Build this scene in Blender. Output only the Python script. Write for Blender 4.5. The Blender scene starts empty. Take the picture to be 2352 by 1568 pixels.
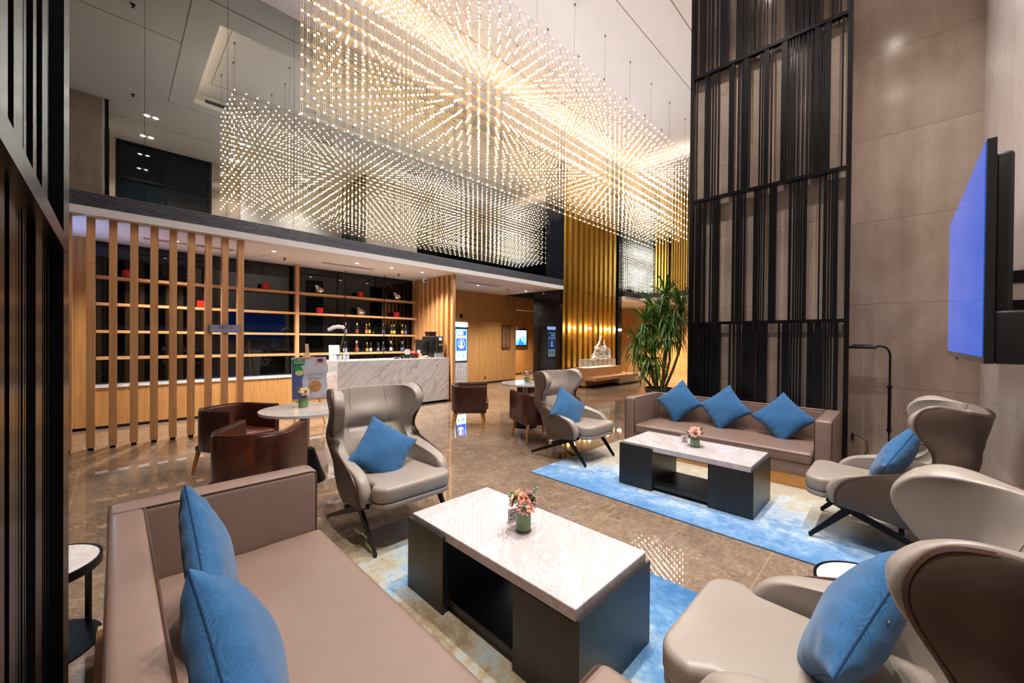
import bpy, bmesh, math, random
from mathutils import Vector, Matrix
random.seed(7)
S = bpy.context.scene
COL = S.collection
R = math.radians
PI = math.pi

# ------------------------------------------------------------------ camera, world, exposure, big lights
cd = bpy.data.cameras.new('camera'); cam = bpy.data.objects.new('camera', cd); COL.objects.link(cam)
cd.sensor_width = 36; cd.lens = 902.95 * 36 / 2352; cd.clip_start = 0.03; cd.clip_end = 200
right = Vector((0.70277953, -0.71134905, 0.00913562)); down = Vector((0.00157574, -0.01128508, -0.99993508)); fwd = Vector((0.71140596, 0.70274831, -0.00681002))
mw = Matrix.Identity(4)
for i, v in enumerate((right, -down, -fwd)):
    for k in range(3): mw[k][i] = v[k]
mw.translation = (0, 0, 1.5)
cam.matrix_world = mw
S.camera = cam
W = bpy.data.worlds.new('night'); S.world = W; W.use_nodes = True
W.node_tree.nodes['Background'].inputs[0].default_value = (0.010, 0.016, 0.03, 1)
W.node_tree.nodes['Background'].inputs[1].default_value = 1.0
S.view_settings.view_transform = 'Standard'; S.view_settings.look = 'None'; S.view_settings.gamma = 1
S.view_settings.use_curve_mapping = False
S.view_settings.exposure = 1.45
cy = S.cycles
cy.use_denoising = True; cy.max_bounces = 5; cy.diffuse_bounces = 2; cy.glossy_bounces = 4; cy.transmission_bounces = 4; cy.transparent_max_bounces = 6
cy.use_adaptive_sampling = True; cy.adaptive_threshold = 0.1; cy.adaptive_min_samples = 16
cy.caustics_reflective = False; cy.caustics_refractive = False; cy.sample_clamp_indirect = 6.0; cy.use_light_tree = True
DOT_STRENGTH = 19.0      # one LED bead of the chandelier
COVE_STRENGTH = 3.5     # LED strip in the ceiling cove
DOWN_W = 175.0           # one twin downlight of the high ceiling
BAR_W = 105.0             # one small downlight of the bar soffit

# ------------------------------------------------------------------ node and material helpers
def lin(c):
    return tuple((x / 255 / 12.92) if x / 255 <= 0.04045 else ((x / 255 + 0.055) / 1.055) ** 2.4 for x in c) + (1.0,)
class T:
    """tiny node-tree helper: T.n(type, {input: value or socket}, prop=...) returns the node"""
    def __init__(s, m): s.t = m.node_tree; s.b = s.t.nodes['Principled BSDF']
    def n(s, typ, ins=None, **pr):
        o = s.t.nodes.new('ShaderNode' + typ)
        for k, v in pr.items(): setattr(o, k, v)
        for k, v in (ins or {}).items(): s.put(o.inputs[k], v)
        return o
    def put(s, sock, v):
        if isinstance(v, bpy.types.NodeSocket): s.t.links.new(v, sock)
        else: sock.default_value = v
    def set(s, **kw):
        for k, v in kw.items(): s.put(s.b.inputs[k.replace('_', ' ')], v)
    def pos(s, scale=(1, 1, 1), rot=(0, 0, 0), world=True):
        src = s.n('NewGeometry').outputs['Position'] if world else s.n('TexCoord').outputs['Object']
        return s.n('Mapping', {'Vector': src, 'Scale': scale, 'Rotation': rot}).outputs[0]
    def noise(s, vec, scale=5, detail=4, rough=0.55, dist=0.0):
        return s.n('TexNoise', {'Vector': vec, 'Scale': scale, 'Detail': detail, 'Roughness': rough, 'Distortion': dist}).outputs['Fac']
    def ramp(s, fac, stops):
        r = s.n('ValToRGB', {'Fac': fac}); e = r.color_ramp.elements
        while len(e) < len(stops): e.new(0.5)
        for k, (p, c) in enumerate(stops):
            e[k].position = p; e[k].color = c if len(c) == 4 else tuple(c) + (1,)
        return r.outputs[0]
    def mix(s, fac, a, b, mode='MIX'):
        o = s.n('Mix', None, data_type='RGBA', blend_type=mode)
        s.put(o.inputs[0], fac); s.put(o.inputs[6], a); s.put(o.inputs[7], b)
        return o.outputs[2]
    def math(s, op, a, b=0.0):
        o = s.n('Math', {0: a, 1: b}, operation=op); return o.outputs[0]
    def bump(s, h, strength=0.2, dist=0.01):
        s.put(s.b.inputs['Normal'], s.n('Bump', {'Height': h, 'Strength': strength, 'Distance': dist}).outputs[0])
MATS = {}
def mat(name):
    m = bpy.data.materials.new(name); m.use_nodes = True; MATS[name] = m
    return m, T(m)
def plain(name, c, rough=0.5, metal=0.0, spec=0.5, var=0.06, vs=8.0, bump=0.0, bs=300, **kw):
    m, t = mat(name); col = lin(c)
    nz = t.noise(t.pos(world=False), vs, 3)
    t.set(Base_Color=t.ramp(nz, [(0.25, tuple(x * (1 - var) for x in col[:3])), (0.75, tuple(min(1, x * (1 + var)) for x in col[:3]))]),
          Roughness=rough, Metallic=metal, Specular_IOR_Level=spec, **kw)
    if bump: t.bump(t.noise(t.pos(world=False), bs, 2), bump, 0.004)
    return m
def glow(name, c, strength, sampled=True):
    m, t = mat(name)
    t.set(Base_Color=(0, 0, 0, 1), Emission_Color=lin(c), Emission_Strength=strength, Roughness=0.6)
    if not sampled: m.cycles.emission_sampling = 'NONE'
    return m
def wood(name, c1, c2, world=True, axis='z', rough=0.42, fine=1.0, coat=0.0):
    m, t = mat(name)
    sc = {'z': (22, 22, 0.9), 'x': (0.9, 22, 22), 'y': (22, 0.9, 22)}[axis]
    p = t.pos(sc, world=world)
    a = t.noise(p, 1.2, 5, 0.6, 0.6); b = t.noise(t.pos(tuple(x * 6 for x in sc), world=world), 1.0, 3, 0.5)
    big = t.noise(t.pos((0.8, 0.8, 0.3), world=world), 1.0, 2)
    f = t.math('ADD', t.math('MULTIPLY', a, 0.65), t.math('ADD', t.math('MULTIPLY', b, 0.22 * fine), t.math('MULTIPLY', big, 0.2)))
    t.set(Base_Color=t.ramp(f, [(0.36, lin(c1)), (0.66, lin(c2))]), Roughness=rough, Coat_Weight=coat)
    t.bump(b, 0.08, 0.003)
    return m
def marble(name, base, shade, vein, rough=0.1, scale=1.0, rot=(0, 0, 0.6), world=True, stretch=(1, 1, 1), vw=0.03, vein_amt=0.8, coat=0.0):
    m, t = mat(name)
    p = t.n('Mapping', {'Vector': t.pos((1, 1, 1), rot, world), 'Scale': tuple(scale * s for s in stretch)}).outputs[0]
    cloud = t.noise(p, 1.6, 6, 0.6, 0.8)
    v1 = t.noise(p, 1.1, 8, 0.62, 1.6); v2 = t.noise(p, 2.7, 8, 0.6, 2.2)
    def line(v, w):
        d = t.math('ABSOLUTE', t.math('SUBTRACT', v, 0.5))
        return t.ramp(d, [(0.0, (1, 1, 1)), (w, (0, 0, 0))])
    k = t.math('MULTIPLY', t.math('MAXIMUM', line(v1, vw), t.math('MULTIPLY', line(v2, vw * 0.6), 0.7)), t.math('MULTIPLY', t.ramp(cloud, [(0.35, (0, 0, 0)), (0.6, (1, 1, 1))]), vein_amt))
    c = t.mix(k, t.ramp(cloud, [(0.3, lin(shade)), (0.62, lin(base))]), lin(vein))
    t.set(Base_Color=c, Roughness=rough, Coat_Weight=coat, Coat_Roughness=0.02)
    return m

# floor stone: warm brown marble with light hairline veins, polished
m, t = mat('floor_marble')
p = t.pos((1, 1, 1)); cl = t.noise(p, 1.3, 8, 0.65, 0.6); sp = t.noise(p, 26, 5, 0.7); sp2 = t.noise(p, 9, 6, 0.7, 0.8)
def vline(v, w): return t.ramp(t.math('ABSOLUTE', t.math('SUBTRACT', v, 0.5)), [(0.0, (1, 1, 1)), (w, (0, 0, 0))])
v1 = vline(t.noise(p, 1.0, 9, 0.62, 1.2), 0.0035); v2 = vline(t.noise(p, 2.0, 9, 0.62, 1.6), 0.005)
msk = t.ramp(t.noise(p, 0.9, 3), [(0.45, (0, 0, 0)), (0.62, (1, 1, 1))])
vv = t.math('MAXIMUM', t.math('MULTIPLY', v1, 0.55), t.math('MULTIPLY', t.math('MULTIPLY', v2, msk), 0.75))
f = t.math('ADD', t.math('MULTIPLY', cl, 0.34), t.math('ADD', t.math('MULTIPLY', sp, 0.36), t.math('MULTIPLY', sp2, 0.30)))
c = t.ramp(f, [(0.33, lin((100, 80, 64))), (0.5, lin((142, 118, 98))), (0.66, lin((172, 150, 128)))])
t.set(Base_Color=t.mix(vv, c, lin((224, 202, 170))), Roughness=0.02, Specular_IOR_Level=0.8)
FLOOR = m
GROUT = plain('floor_grout', (206, 186, 160), 0.7)

def stone(name, c1, c2, c3, rough=0.16, spec=0.5):
    m, t = mat(name)
    oi = t.n('ObjectInfo').outputs['Random']
    off = t.n('CombineXYZ', {0: t.math('MULTIPLY', oi, 0.15), 1: t.math('MULTIPLY', oi, 0.1), 2: t.math('MULTIPLY', oi, 0.1)}).outputs[0]
    src = t.n('NewGeometry').outputs['Position']
    pv = t.n('VectorMath', {0: src, 1: off}, operation='ADD').outputs[0]
    big = t.noise(pv, 0.9, 6, 0.6, 0.7); fine = t.noise(pv, 40, 4, 0.7); st = t.noise(t.n('Mapping', {'Vector': pv, 'Scale': (5, 5, 0.5), 'Rotation': (0.5, 0.2, 0)}).outputs[0], 1.3, 4)
    spk = t.ramp(t.noise(pv, 75, 2, 0.5), [(0.66, (0, 0, 0)), (0.72, (1, 1, 1))])
    spm = t.ramp(t.noise(pv, 2.2, 3), [(0.5, (0, 0, 0)), (0.62, (1, 1, 1))])
    f = t.math('ADD', t.math('MULTIPLY', big, 0.6), t.math('ADD', t.math('MULTIPLY', st, 0.25), t.math('MULTIPLY', fine, 0.15)))
    f = t.math('ADD', f, t.math('MULTIPLY', t.math('SUBTRACT', oi, 0.5), 0.025))
    c = t.ramp(f, [(0.34, lin(c1)), (0.5, lin(c2)), (0.66, lin(c3))])
    c = t.mix(t.math('MULTIPLY', t.math('MULTIPLY', spk, spm), 0.55), c, lin((92, 74, 62)))
    t.set(Base_Color=c, Roughness=rough, Specular_IOR_Level=spec)
    return m
STONE = stone('beige_limestone', (140, 118, 104), (168, 146, 130), (186, 166, 150), 0.14)
STONE_GLOSS = stone('polished_beige_stone', (204, 190, 182), (222, 210, 203), (232, 222, 216), 0.035, 0.7)
PAINT = plain('ceiling_paint', (238, 228, 222), 0.75, var=0.015)
PAINT2 = plain('soffit_paint', (222, 214, 208), 0.7, var=0.015)
DARKGAP = plain('dark_gap', (22, 20, 19), 0.6)
GROOVE = plain('ceiling_groove', (172, 150, 122), 0.7)
m, t = mat('smoked_mirror'); t.set(Base_Color=(0.48, 0.505, 0.46, 1), Metallic=1.0, Roughness=0.012); MIRROR = m
m, t = mat('black_glass'); t.set(Base_Color=(0.004, 0.005, 0.006, 1), Roughness=0.02, Specular_IOR_Level=0.5); BLACKGLASS = m
m, t = mat('night_window'); t.set(Base_Color=(0.004, 0.007, 0.010, 1), Roughness=0.03, Specular_IOR_Level=0.4); NIGHT = m
m, t = mat('clear_glass'); t.set(Base_Color=(0.97, 1, 0.98, 1), Roughness=0.0, Transmission_Weight=1.0, IOR=1.45); GLASS = m
m, t = mat('thin_acrylic'); t.set(Base_Color=(0.95, 0.96, 0.97, 1), Roughness=0.02, Alpha=0.12, Specular_IOR_Level=0.8); ACRYLIC = m
m, t = mat('wavy_black_glass'); t.set(Base_Color=(0.01, 0.011, 0.014, 1), Roughness=0.015, Specular_IOR_Level=1.0); t.bump(t.noise(t.pos((1, 1, 1)), 2.0, 1), 0.6, 0.05); WAVYBLACK = m
BLACKSTONE = marble('black_marble', (16, 16, 18), (9, 9, 10), (60, 58, 55), 0.03, 1.2, vein_amt=0.25)
GUNMETAL = plain('dark_bronze_metal', (48, 47, 49), 0.25, 0.9, var=0.05)
BLACKMETAL = plain('black_metal', (20, 20, 21), 0.35, 0.6)
LOUVER = plain('louver_metal', (112, 112, 118), 0.42, 0.5)
OAK = wood('oak_veneer', (172, 118, 62), (208, 156, 96))
OAK_SLAT = wood('oak_slat', (190, 132, 80), (222, 168, 114), rough=0.38)
OAK_X = wood('oak_veneer_lying', (186, 130, 80), (216, 164, 112), axis='x')
OAK_Y = wood('oak_plinth', (176, 120, 60), (214, 156, 88), axis='y')
WALNUT_LEG = wood('honey_wood_leg', (170, 108, 44), (206, 142, 70), world=False)
EASELWOOD = wood('pine_easel', (206, 160, 112), (226, 186, 142), world=False)
BLACKWOOD = wood('black_ash_wood', (14, 15, 16), (38, 38, 38), rough=0.36, fine=2.0, world=False)
GOLD = None
m, t = mat('gold_sheet'); t.set(Base_Color=(0.83, 0.53, 0.10, 1), Metallic=1.0, Roughness=t.ramp(t.noise(t.pos((1, 1, 1)), 3, 3), [(0.3, (0.36, 0.36, 0.36)), (0.7, (0.42, 0.42, 0.42))])); GOLD = m
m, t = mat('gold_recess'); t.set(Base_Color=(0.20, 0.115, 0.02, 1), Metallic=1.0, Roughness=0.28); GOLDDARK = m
BRASS = plain('brass_rod', (190, 156, 104), 0.35, 0.9)
def leather(name, c, rough=0.38, var=0.05, vs=3.0, coat=0.0):
    m, t = mat(name); col = lin(c)[:3]
    nz = t.noise(t.pos(world=False), vs, 4)
    t.set(Base_Color=t.ramp(nz, [(0.3, tuple(x * (1 - var) for x in col)), (0.7, tuple(x * (1 + var) for x in col))]), Roughness=rough, Specular_IOR_Level=0.45, Coat_Weight=coat, Coat_Roughness=0.2)
    vor = t.n('TexVoronoi', {'Vector': t.pos(world=False), 'Scale': 420}).outputs['Distance']
    wr = t.noise(t.pos(world=False), 9, 4, 0.5)
    t.bump(t.math('ADD', t.math('MULTIPLY', vor, 0.35), wr), 0.10, 0.006)
    return m
TAUPE = leather('taupe_leather', (162, 148, 136), 0.36)
BROWNOUT = leather('brown_leather_shell', (96, 78, 65), 0.4)
MOCHA = leather('mocha_leather', (138, 112, 99), 0.36)
MOCHAPIPE = leather('dark_piping', (84, 58, 46), 0.4)
m, t = mat('oxblood_leather')
nz = t.noise(t.pos((1, 1, 0.6), world=False), 5, 5, 0.6, 0.5)
t.set(Base_Color=t.ramp(nz, [(0.3, lin((44, 24, 18))), (0.52, lin((76, 36, 24))), (0.72, lin((112, 56, 34)))]), Roughness=0.28, Specular_IOR_Level=0.55)
t.bump(t.noise(t.pos(world=False), 60, 3), 0.05, 0.004); OXBLOOD = m
SEATRED = leather('cognac_seat', (112, 56, 34), 0.3, 0.12)
m, t = mat('blue_linen')
pw = t.pos((1, 1, 1), world=False)
w1 = t.n('TexWave', {'Vector': pw, 'Scale': 330, 'Distortion': 0.6, 'Detail': 2}, bands_direction='X').outputs['Fac']
w2 = t.n('TexWave', {'Vector': pw, 'Scale': 330, 'Distortion': 0.6, 'Detail': 2}, bands_direction='Y').outputs['Fac']
wv = t.math('ADD', w1, w2); nb = t.noise(pw, 120, 3)
t.set(Base_Color=t.ramp(t.math('ADD', t.math('MULTIPLY', wv, 0.25), t.math('MULTIPLY', nb, 0.5)), [(0.25, lin((32, 78, 122))), (0.75, lin((66, 120, 168)))]), Roughness=0.85, Specular_IOR_Level=0.25, Sheen_Weight=0.25)
t.bump(t.math('ADD', wv, t.math('MULTIPLY', t.noise(pw, 14, 3), 2.0)), 0.22, 0.004); LINEN = m
SEAM = plain('blue_seam', (30, 66, 104), 0.9)
WHITEMARBLE = marble('white_marble', (240, 238, 236), (222, 218, 216), (168, 158, 158), 0.12, 1.3, (0, -0.8, 0), stretch=(2.6, 1.2, 0.5), vw=0.04, vein_amt=0.95)
TOPMARBLE = marble('pink_veined_marble', (222, 214, 211), (202, 190, 187), (184, 146, 140), 0.02, 2.0, (0, 0, 0.9), stretch=(2.6, 0.8, 1), vw=0.05, vein_amt=0.6)
TABLEMARBLE = marble('tabletop_marble', (228, 220, 214), (208, 198, 192), (190, 164, 152), 0.08, 3.0, (0, 0, 0.4), stretch=(2, 0.8, 1), vw=0.04, vein_amt=0.5)
WHITE = plain('white_plastic', (226, 226, 228), 0.35, var=0.01)
WHITEPAPER = plain('white_paper', (232, 230, 226), 0.8, var=0.01)
PORCELAIN = plain('white_resin', (236, 230, 222), 0.35, var=0.05, vs=20)
BLACKPLASTIC = plain('black_plastic', (16, 16, 17), 0.45)
GREYPLASTIC = plain('grey_plastic', (150, 150, 152), 0.4)
STEEL = plain('brushed_steel', (190, 188, 186), 0.22, 1.0, var=0.03)
CHROME = plain('chrome', (210, 208, 205), 0.06, 1.0, var=0.02)
REDCER = plain('red_glaze', (204, 40, 34), 0.22)
# ------------------------------------------------------------------ mesh helpers
class MB:
    def __init__(s): s.v = []; s.f = []; s.m = []
    def add(s, vs, fs, mi=0):
        o = len(s.v); s.v += [tuple(v) for v in vs]; s.f += [tuple(i + o for i in f) for f in fs]; s.m += [mi] * len(fs)
        return s
    def box(s, x0, x1, y0, y1, z0, z1, mi=0):
        return s.add([(x0, y0, z0), (x1, y0, z0), (x1, y1, z0), (x0, y1, z0), (x0, y0, z1), (x1, y0, z1), (x1, y1, z1), (x0, y1, z1)],
                     [(0, 3, 2, 1), (4, 5, 6, 7), (0, 1, 5, 4), (1, 2, 6, 5), (2, 3, 7, 6), (3, 0, 4, 7)], mi)
    def rbox(s, x0, x1, y0, y1, z0, z1, r=0.02, seg=3, mi=0, sub=0, fn=None):
        bm = bmesh.new(); bmesh.ops.create_cube(bm, size=1.0)
        for v in bm.verts: v.co = ((x0 + x1) / 2 + v.co.x * (x1 - x0), (y0 + y1) / 2 + v.co.y * (y1 - y0), (z0 + z1) / 2 + v.co.z * (z1 - z0))
        r = min(r, 0.49 * min(x1 - x0, y1 - y0, z1 - z0))
        bmesh.ops.bevel(bm, geom=list(bm.edges), offset=r, segments=seg, profile=0.5, affect='EDGES')
        if sub:
            big = [e for e in bm.edges if e.calc_length() > 0.1]
            bmesh.ops.subdivide_edges(bm, edges=big, cuts=sub, use_grid_fill=True)
        if fn:
            for v in bm.verts: v.co = fn(v.co)
        bm.verts.index_update()
        s.add([v.co.copy() for v in bm.verts], [tuple(v.index for v in f.verts) for f in bm.faces], mi); bm.free()
        return s
    def tube(s, pts, r, n=6, closed=False, caps=True, mi=0):
        pts = [Vector(p) for p in pts]; rs = r if isinstance(r, (list, tuple)) else [r] * len(pts)
        vs, fs = [], []; N = len(pts); up = None
        for i, p in enumerate(pts):
            a = pts[(i - 1) % N] if (closed or i > 0) else p; b = pts[(i + 1) % N] if (closed or i < N - 1) else p
            d = (b - a).normalized()
            if up is None:
                up = Vector((0, 0, 1)) if abs(d.z) < 0.9 else Vector((1, 0, 0))
            u = (up - d * up.dot(d)); u = u.normalized() if u.length > 1e-6 else d.orthogonal().normalized(); up = u; w = d.cross(u)
            for k in range(n):
                an = 2 * PI * k / n; vs.append(p + (u * math.cos(an) + w * math.sin(an)) * rs[i])
        for i in range(N if closed else N - 1):
            for k in range(n):
                a = i * n + k; b = i * n + (k + 1) % n; j = ((i + 1) % N) * n
                fs.append((a, b, j + (k + 1) % n, j + k))
        if caps and not closed: fs.append(tuple(range(n))[::-1]); fs.append(tuple((N - 1) * n + k for k in range(n)))
        return s.add(vs, fs, mi)
    def bar(s, a, b, w, h, up=(0, 0, 1), w2=None, h2=None, mi=0):
        a, b = Vector(a), Vector(b); d = (b - a).normalized(); up = Vector(up)
        sx = d.cross(up).normalized(); u = sx.cross(d); vs = []
        for p, ww, hh in ((a, w, h), (b, w2 or w, h2 or h)):
            for i, j in ((-1, -1), (1, -1), (1, 1), (-1, 1)): vs.append(p + sx * i * ww / 2 + u * j * hh / 2)
        return s.add(vs, [(3, 2, 1, 0), (4, 5, 6, 7), (0, 1, 5, 4), (1, 2, 6, 5), (2, 3, 7, 6), (3, 0, 4, 7)], mi)
    def lathe(s, prof, n=24, c=(0, 0, 0), mi=0):
        vs, fs = [], []; N = len(prof)
        for r, z in prof:
            for k in range(n):
                an = 2 * PI * k / n; vs.append((c[0] + max(r, 1e-5) * math.cos(an), c[1] + max(r, 1e-5) * math.sin(an), c[2] + z))
        for i in range(N - 1):
            for k in range(n): fs.append((i * n + k, i * n + (k + 1) % n, (i + 1) * n + (k + 1) % n, (i + 1) * n + k))
        fs.append(tuple(range(n))[::-1]); fs.append(tuple((N - 1) * n + k for k in range(n)))
        return s.add(vs, fs, mi)
    def prism(s, poly, z0, z1, mi=0):
        n = len(poly); vs = [(x, y, z0) for x, y in poly] + [(x, y, z1) for x, y in poly]
        return s.add(vs, [tuple(range(n))[::-1], tuple(range(n, 2 * n))] + [(i, (i + 1) % n, n + (i + 1) % n, n + i) for i in range(n)], mi)
    def grid(s, fn, nu, nv, mi=0, wrapu=False):
        vs = [fn(i / (nu if wrapu else nu - 1), j / (nv - 1)) for j in range(nv) for i in range(nu)]
        fs = [(j * nu + i, j * nu + (i + 1) % nu, (j + 1) * nu + (i + 1) % nu, (j + 1) * nu + i) for j in range(nv - 1) for i in range(nu if wrapu else nu - 1)]
        return s.add(vs, fs, mi)
    def ico(s, c, r, sub=1, sc=(1, 1, 1), jit=0.0, mi=0):
        bm = bmesh.new(); bmesh.ops.create_icosphere(bm, subdivisions=sub, radius=1)
        bm.verts.index_update()
        s.add([(c[0] + v.co.x * r * sc[0] * (1 + random.uniform(-jit, jit)), c[1] + v.co.y * r * sc[1] * (1 + random.uniform(-jit, jit)), c[2] + v.co.z * r * sc[2] * (1 + random.uniform(-jit, jit))) for v in bm.verts],
              [tuple(v.index for v in f.verts) for f in bm.faces], mi); bm.free()
        return s
    def mesh(s, name, mats, smooth=False, angle=35):
        me = bpy.data.meshes.new(name); me.from_pydata(s.v, [], s.f)
        for q in (mats if isinstance(mats, (list, tuple)) else [mats]): me.materials.append(q)
        if any(s.m): me.polygons.foreach_set('material_index', s.m)
        if smooth:
            me.polygons.foreach_set('use_smooth', [True] * len(me.polygons)); me.set_sharp_from_angle(angle=R(angle))
        me.update()
        return me
    def build(s, name, mats, parent=None, smooth=False, loc=(0, 0, 0), rz=0.0, angle=35):
        return link(name, s.mesh(name, mats, smooth, angle), parent, loc, rz)
def link(name, data, parent=None, loc=(0, 0, 0), rz=0.0):
    o = bpy.data.objects.new(name, data); COL.objects.link(o)
    o.parent = parent; o.location = loc; o.rotation_euler = (0, 0, rz)
    return o
def tag(o, label=None, cat=None, group=None, kind=None):
    if label: o['label'] = label
    if cat: o['category'] = cat
    if group: o['group'] = group
    if kind: o['kind'] = kind
    return o
def thing(name, label, cat, loc=(0, 0, 0), rz=0.0, group=None):
    return tag(link(name, None, None, loc, rz), label, cat, group)
def struct(o): o['kind'] = 'structure'; return o
def dup(src, parent=None, loc=None, rz=None, label=None, group=None):
    c = src.copy(); COL.objects.link(c); c.parent = parent
    if loc is not None: c.location = loc
    if rz is not None: c.rotation_euler = (0, 0, rz)
    if label: c['label'] = label
    if group: c['group'] = group
    for ch in list(src.children): dup(ch, c)
    return c
def text_mesh(body, size, extr=0.001, align='CENTER'):
    cu = bpy.data.curves.new('lettering', 'FONT'); cu.body = body; cu.size = size; cu.extrude = extr; cu.align_x = align; cu.align_y = 'CENTER'; cu.resolution_u = 2
    o = bpy.data.objects.new('lettering_tmp', cu); COL.objects.link(o)
    dg = bpy.context.evaluated_depsgraph_get(); me = bpy.data.meshes.new_from_object(o.evaluated_get(dg))
    bpy.data.objects.remove(o); bpy.data.curves.remove(cu)
    return me
def text(body, size, m, parent, loc, rot=(PI / 2, 0, 0), name='lettering', extr=0.001, sx=1.0, align='CENTER'):
    me = text_mesh(body, size, extr, align); me.materials.clear(); me.materials.append(m)
    o = link(name, me, parent, loc); o.rotation_euler = rot; o.scale = (sx, 1, 1)
    return o
def spot(name, loc, watts, color, size=70, blend=0.6, parent=None, rad=0.05, target=None):
    ld = bpy.data.lights.new(name, 'SPOT'); ld.energy = watts; ld.color = color; ld.spot_size = R(size); ld.spot_blend = blend; ld.shadow_soft_size = rad
    o = link(name, ld, parent, loc)
    if target is not None: o.rotation_euler = (Vector(target) - Vector(loc)).to_track_quat('-Z', 'Y').to_euler()
    return o

# ================================================================== the setting
CZ = 6.92          # high ceiling
SZ = 3.02          # soffit over the bar
YM = 7.40          # mirror plane above the bar
XF = 14.6          # far end wall
# ---- floor: stone tiles, the nearest ones as pieces, the rest as the slab they continue
fl = struct(link('floor', None))
b = MB(); TX0, TX1, TY0, TY1 = -1.47, 11.73, -0.57, 10.23
b.box(TX0, TX1, TY0, TY1, -0.06, -0.0008)
b.build('grout_bed', GROUT, fl)
b = MB(); b.box(-7, TX0, -0.7, 13, -0.06, 0); b.box(TX1, 20, -0.7, 13, -0.06, 0); b.box(TX0, TX1, TY1, 13, -0.06, 0); b.box(TX0, TX1, -0.7, TY0, -0.06, 0)
b.build('floor_slab', FLOOR, fl)
g = 0.0011
tm = MB().box(g, 1.2 - g, g, 0.6 - g, -0.02, 0).mesh('floor_tile', FLOOR)
for i in range(11):
    for j in range(18): link('floor_tile', tm, fl, (TX0 + i * 1.2, TY0 + j * 0.6, 0))

# ---- high ceiling with a lit tray over the chandelier
ce = struct(link('ceiling', None))
X0, X1, Y0, Y1 = 1.29, 11.9, 3.04, 6.30
b = MB()
b.box(-7, X0, -0.75, 7.5, CZ, CZ + 0.1); b.box(X1, 20, -0.75, 7.5, CZ, CZ + 0.1); b.box(X0, X1, -0.75, Y0, CZ, CZ + 0.1); b.box(X0, X1, Y1, 7.5, CZ, CZ + 0.1)
b.build('ceiling_panel', PAINT, ce)
b = MB(); e = 0.22; zt = CZ + 0.36
b.box(X0 - e, X1 + e, Y0 - e, Y1 + e, zt, zt + 0.06)
for q in ((X0 - e - .05, X0 - e, Y0 - e, Y1 + e), (X1 + e, X1 + e + .05, Y0 - e, Y1 + e), (X0 - e, X1 + e, Y0 - e - .05, Y0 - e), (X0 - e, X1 + e, Y1 + e, Y1 + e + .05)): b.box(*q, CZ + 0.1, zt)
b.build('tray_recess', PAINT, ce)
LED = glow('cove_led', (255, 228, 196), COVE_STRENGTH)
cv = MB(); cv.box(X0 - 0.02, X1 + 0.02, Y1 + 0.10, Y1 + 0.14, CZ + 0.10, CZ + 0.12); cv.build('cove_light_strip', LED, ce)
cv = MB(); cv.box(X0 - 0.14, X0 - 0.10, Y0, Y1, CZ + 0.10, CZ + 0.12); cv.build('cove_light_strip', LED, ce)
cv = MB(); cv.box(X1 + 0.10, X1 + 0.14, Y0, Y1, CZ + 0.10, CZ + 0.12); cv.build('cove_light_strip', LED, ce)
b = MB(); gw = 0.012
for q in ((0.87, 0.87 + gw, 2.66, 6.81), (0.87, 12.6, 2.66, 2.66 + gw), (0.87, 12.6, 6.81, 6.81 + gw), (-6, 0.87, 5.26, 5.26 + gw), (-6, 14, 1.0, 1.0 + gw)): b.box(*q, CZ - 0.004, CZ + 0.002)
b.build('ceiling_groove', GROOVE, ce)
b = MB()
for q in ((1.55, 11.6, 3.5, 3.5 + gw), (1.55, 1.55 + gw, 3.5, 5.95), (1.55, 11.6, 5.95, 5.95 + gw)): b.box(*q, zt - 0.004, zt + 0.002)
b.build('tray_groove', GROOVE, ce)
# vents in the side of the tray that the mirror shows
for x in (1.75, 4.3, 7.2):
    v = thing('air_vent', {1.75: 'black slotted air vent at the near end of the ceiling tray', 4.3: 'black slotted air vent halfway along the ceiling tray', 7.2: 'black slotted air vent far along the ceiling tray'}[x], 'vent', (x, Y0 - .219, CZ + .22), 0, 'tray vents')
    MB().box(-.22, .22, 0.001, .006, -.06, .06).build('backing', DARKGAP, v)
    for k in range(11): MB().box(-.215 + k * .041, -.2 + k * .041, .006, .012, -.055, .055).build('fin', GREYPLASTIC, v)

# ---- bar soffit: fascia, louvre grille, mirror wall above
so = struct(link('trim_1', None))
def soffit(x0, x1):
    b = MB(); b.box(x0, x1, 7.30, 13, SZ, SZ + 0.1); b.build('soffit_panel', PAINT2, so)
    b = MB(); b.box(x0, x1, 7.40, 7.46, SZ + 0.1, 3.31); b.build('grille_backing', DARKGAP, so)
    for k in range(8): MB().box(x0, x1, 7.312, 7.365, 3.128 + k * 0.0215, 3.139 + k * 0.0215).build('louvre_slat', LOUVER, so)
    MB().box(x0, x1, 7.305, YM, 3.298, 3.308).build('grille_cap', LOUVER, so)
soffit(-7, 9.6); soffit(13.34, 18)
wl = struct(link('wall_mirror', None))
pw_ = 0.93; x = 1.22 - 9 * pw_
while x < 14.5:
    a0, a1 = x + 0.002, min(x + pw_, XF) - 0.002
    a0, a1 = (a0, min(a1, 8.86)) if a0 < 8.86 else (max(a0, 13.34), a1)
    if a1 > a0 + .01: MB().box(a0, a1, YM, YM + 0.02, 3.305, CZ).build('mirror_panel', MIRROR, wl)
    x += pw_
for a0, a1 in ((8.864, 9.26), (9.264, 9.73)): MB().box(a0, a1, YM, YM + 0.02, 3.305, CZ).build('black_glass_panel', WAVYBLACK, wl)
for q in ((-7, 9.6), (13.34, 15)): MB().box(*q, YM + 0.02, YM + 0.1, 3.31, CZ).build('mirror_backing', DARKGAP, wl)

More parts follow.
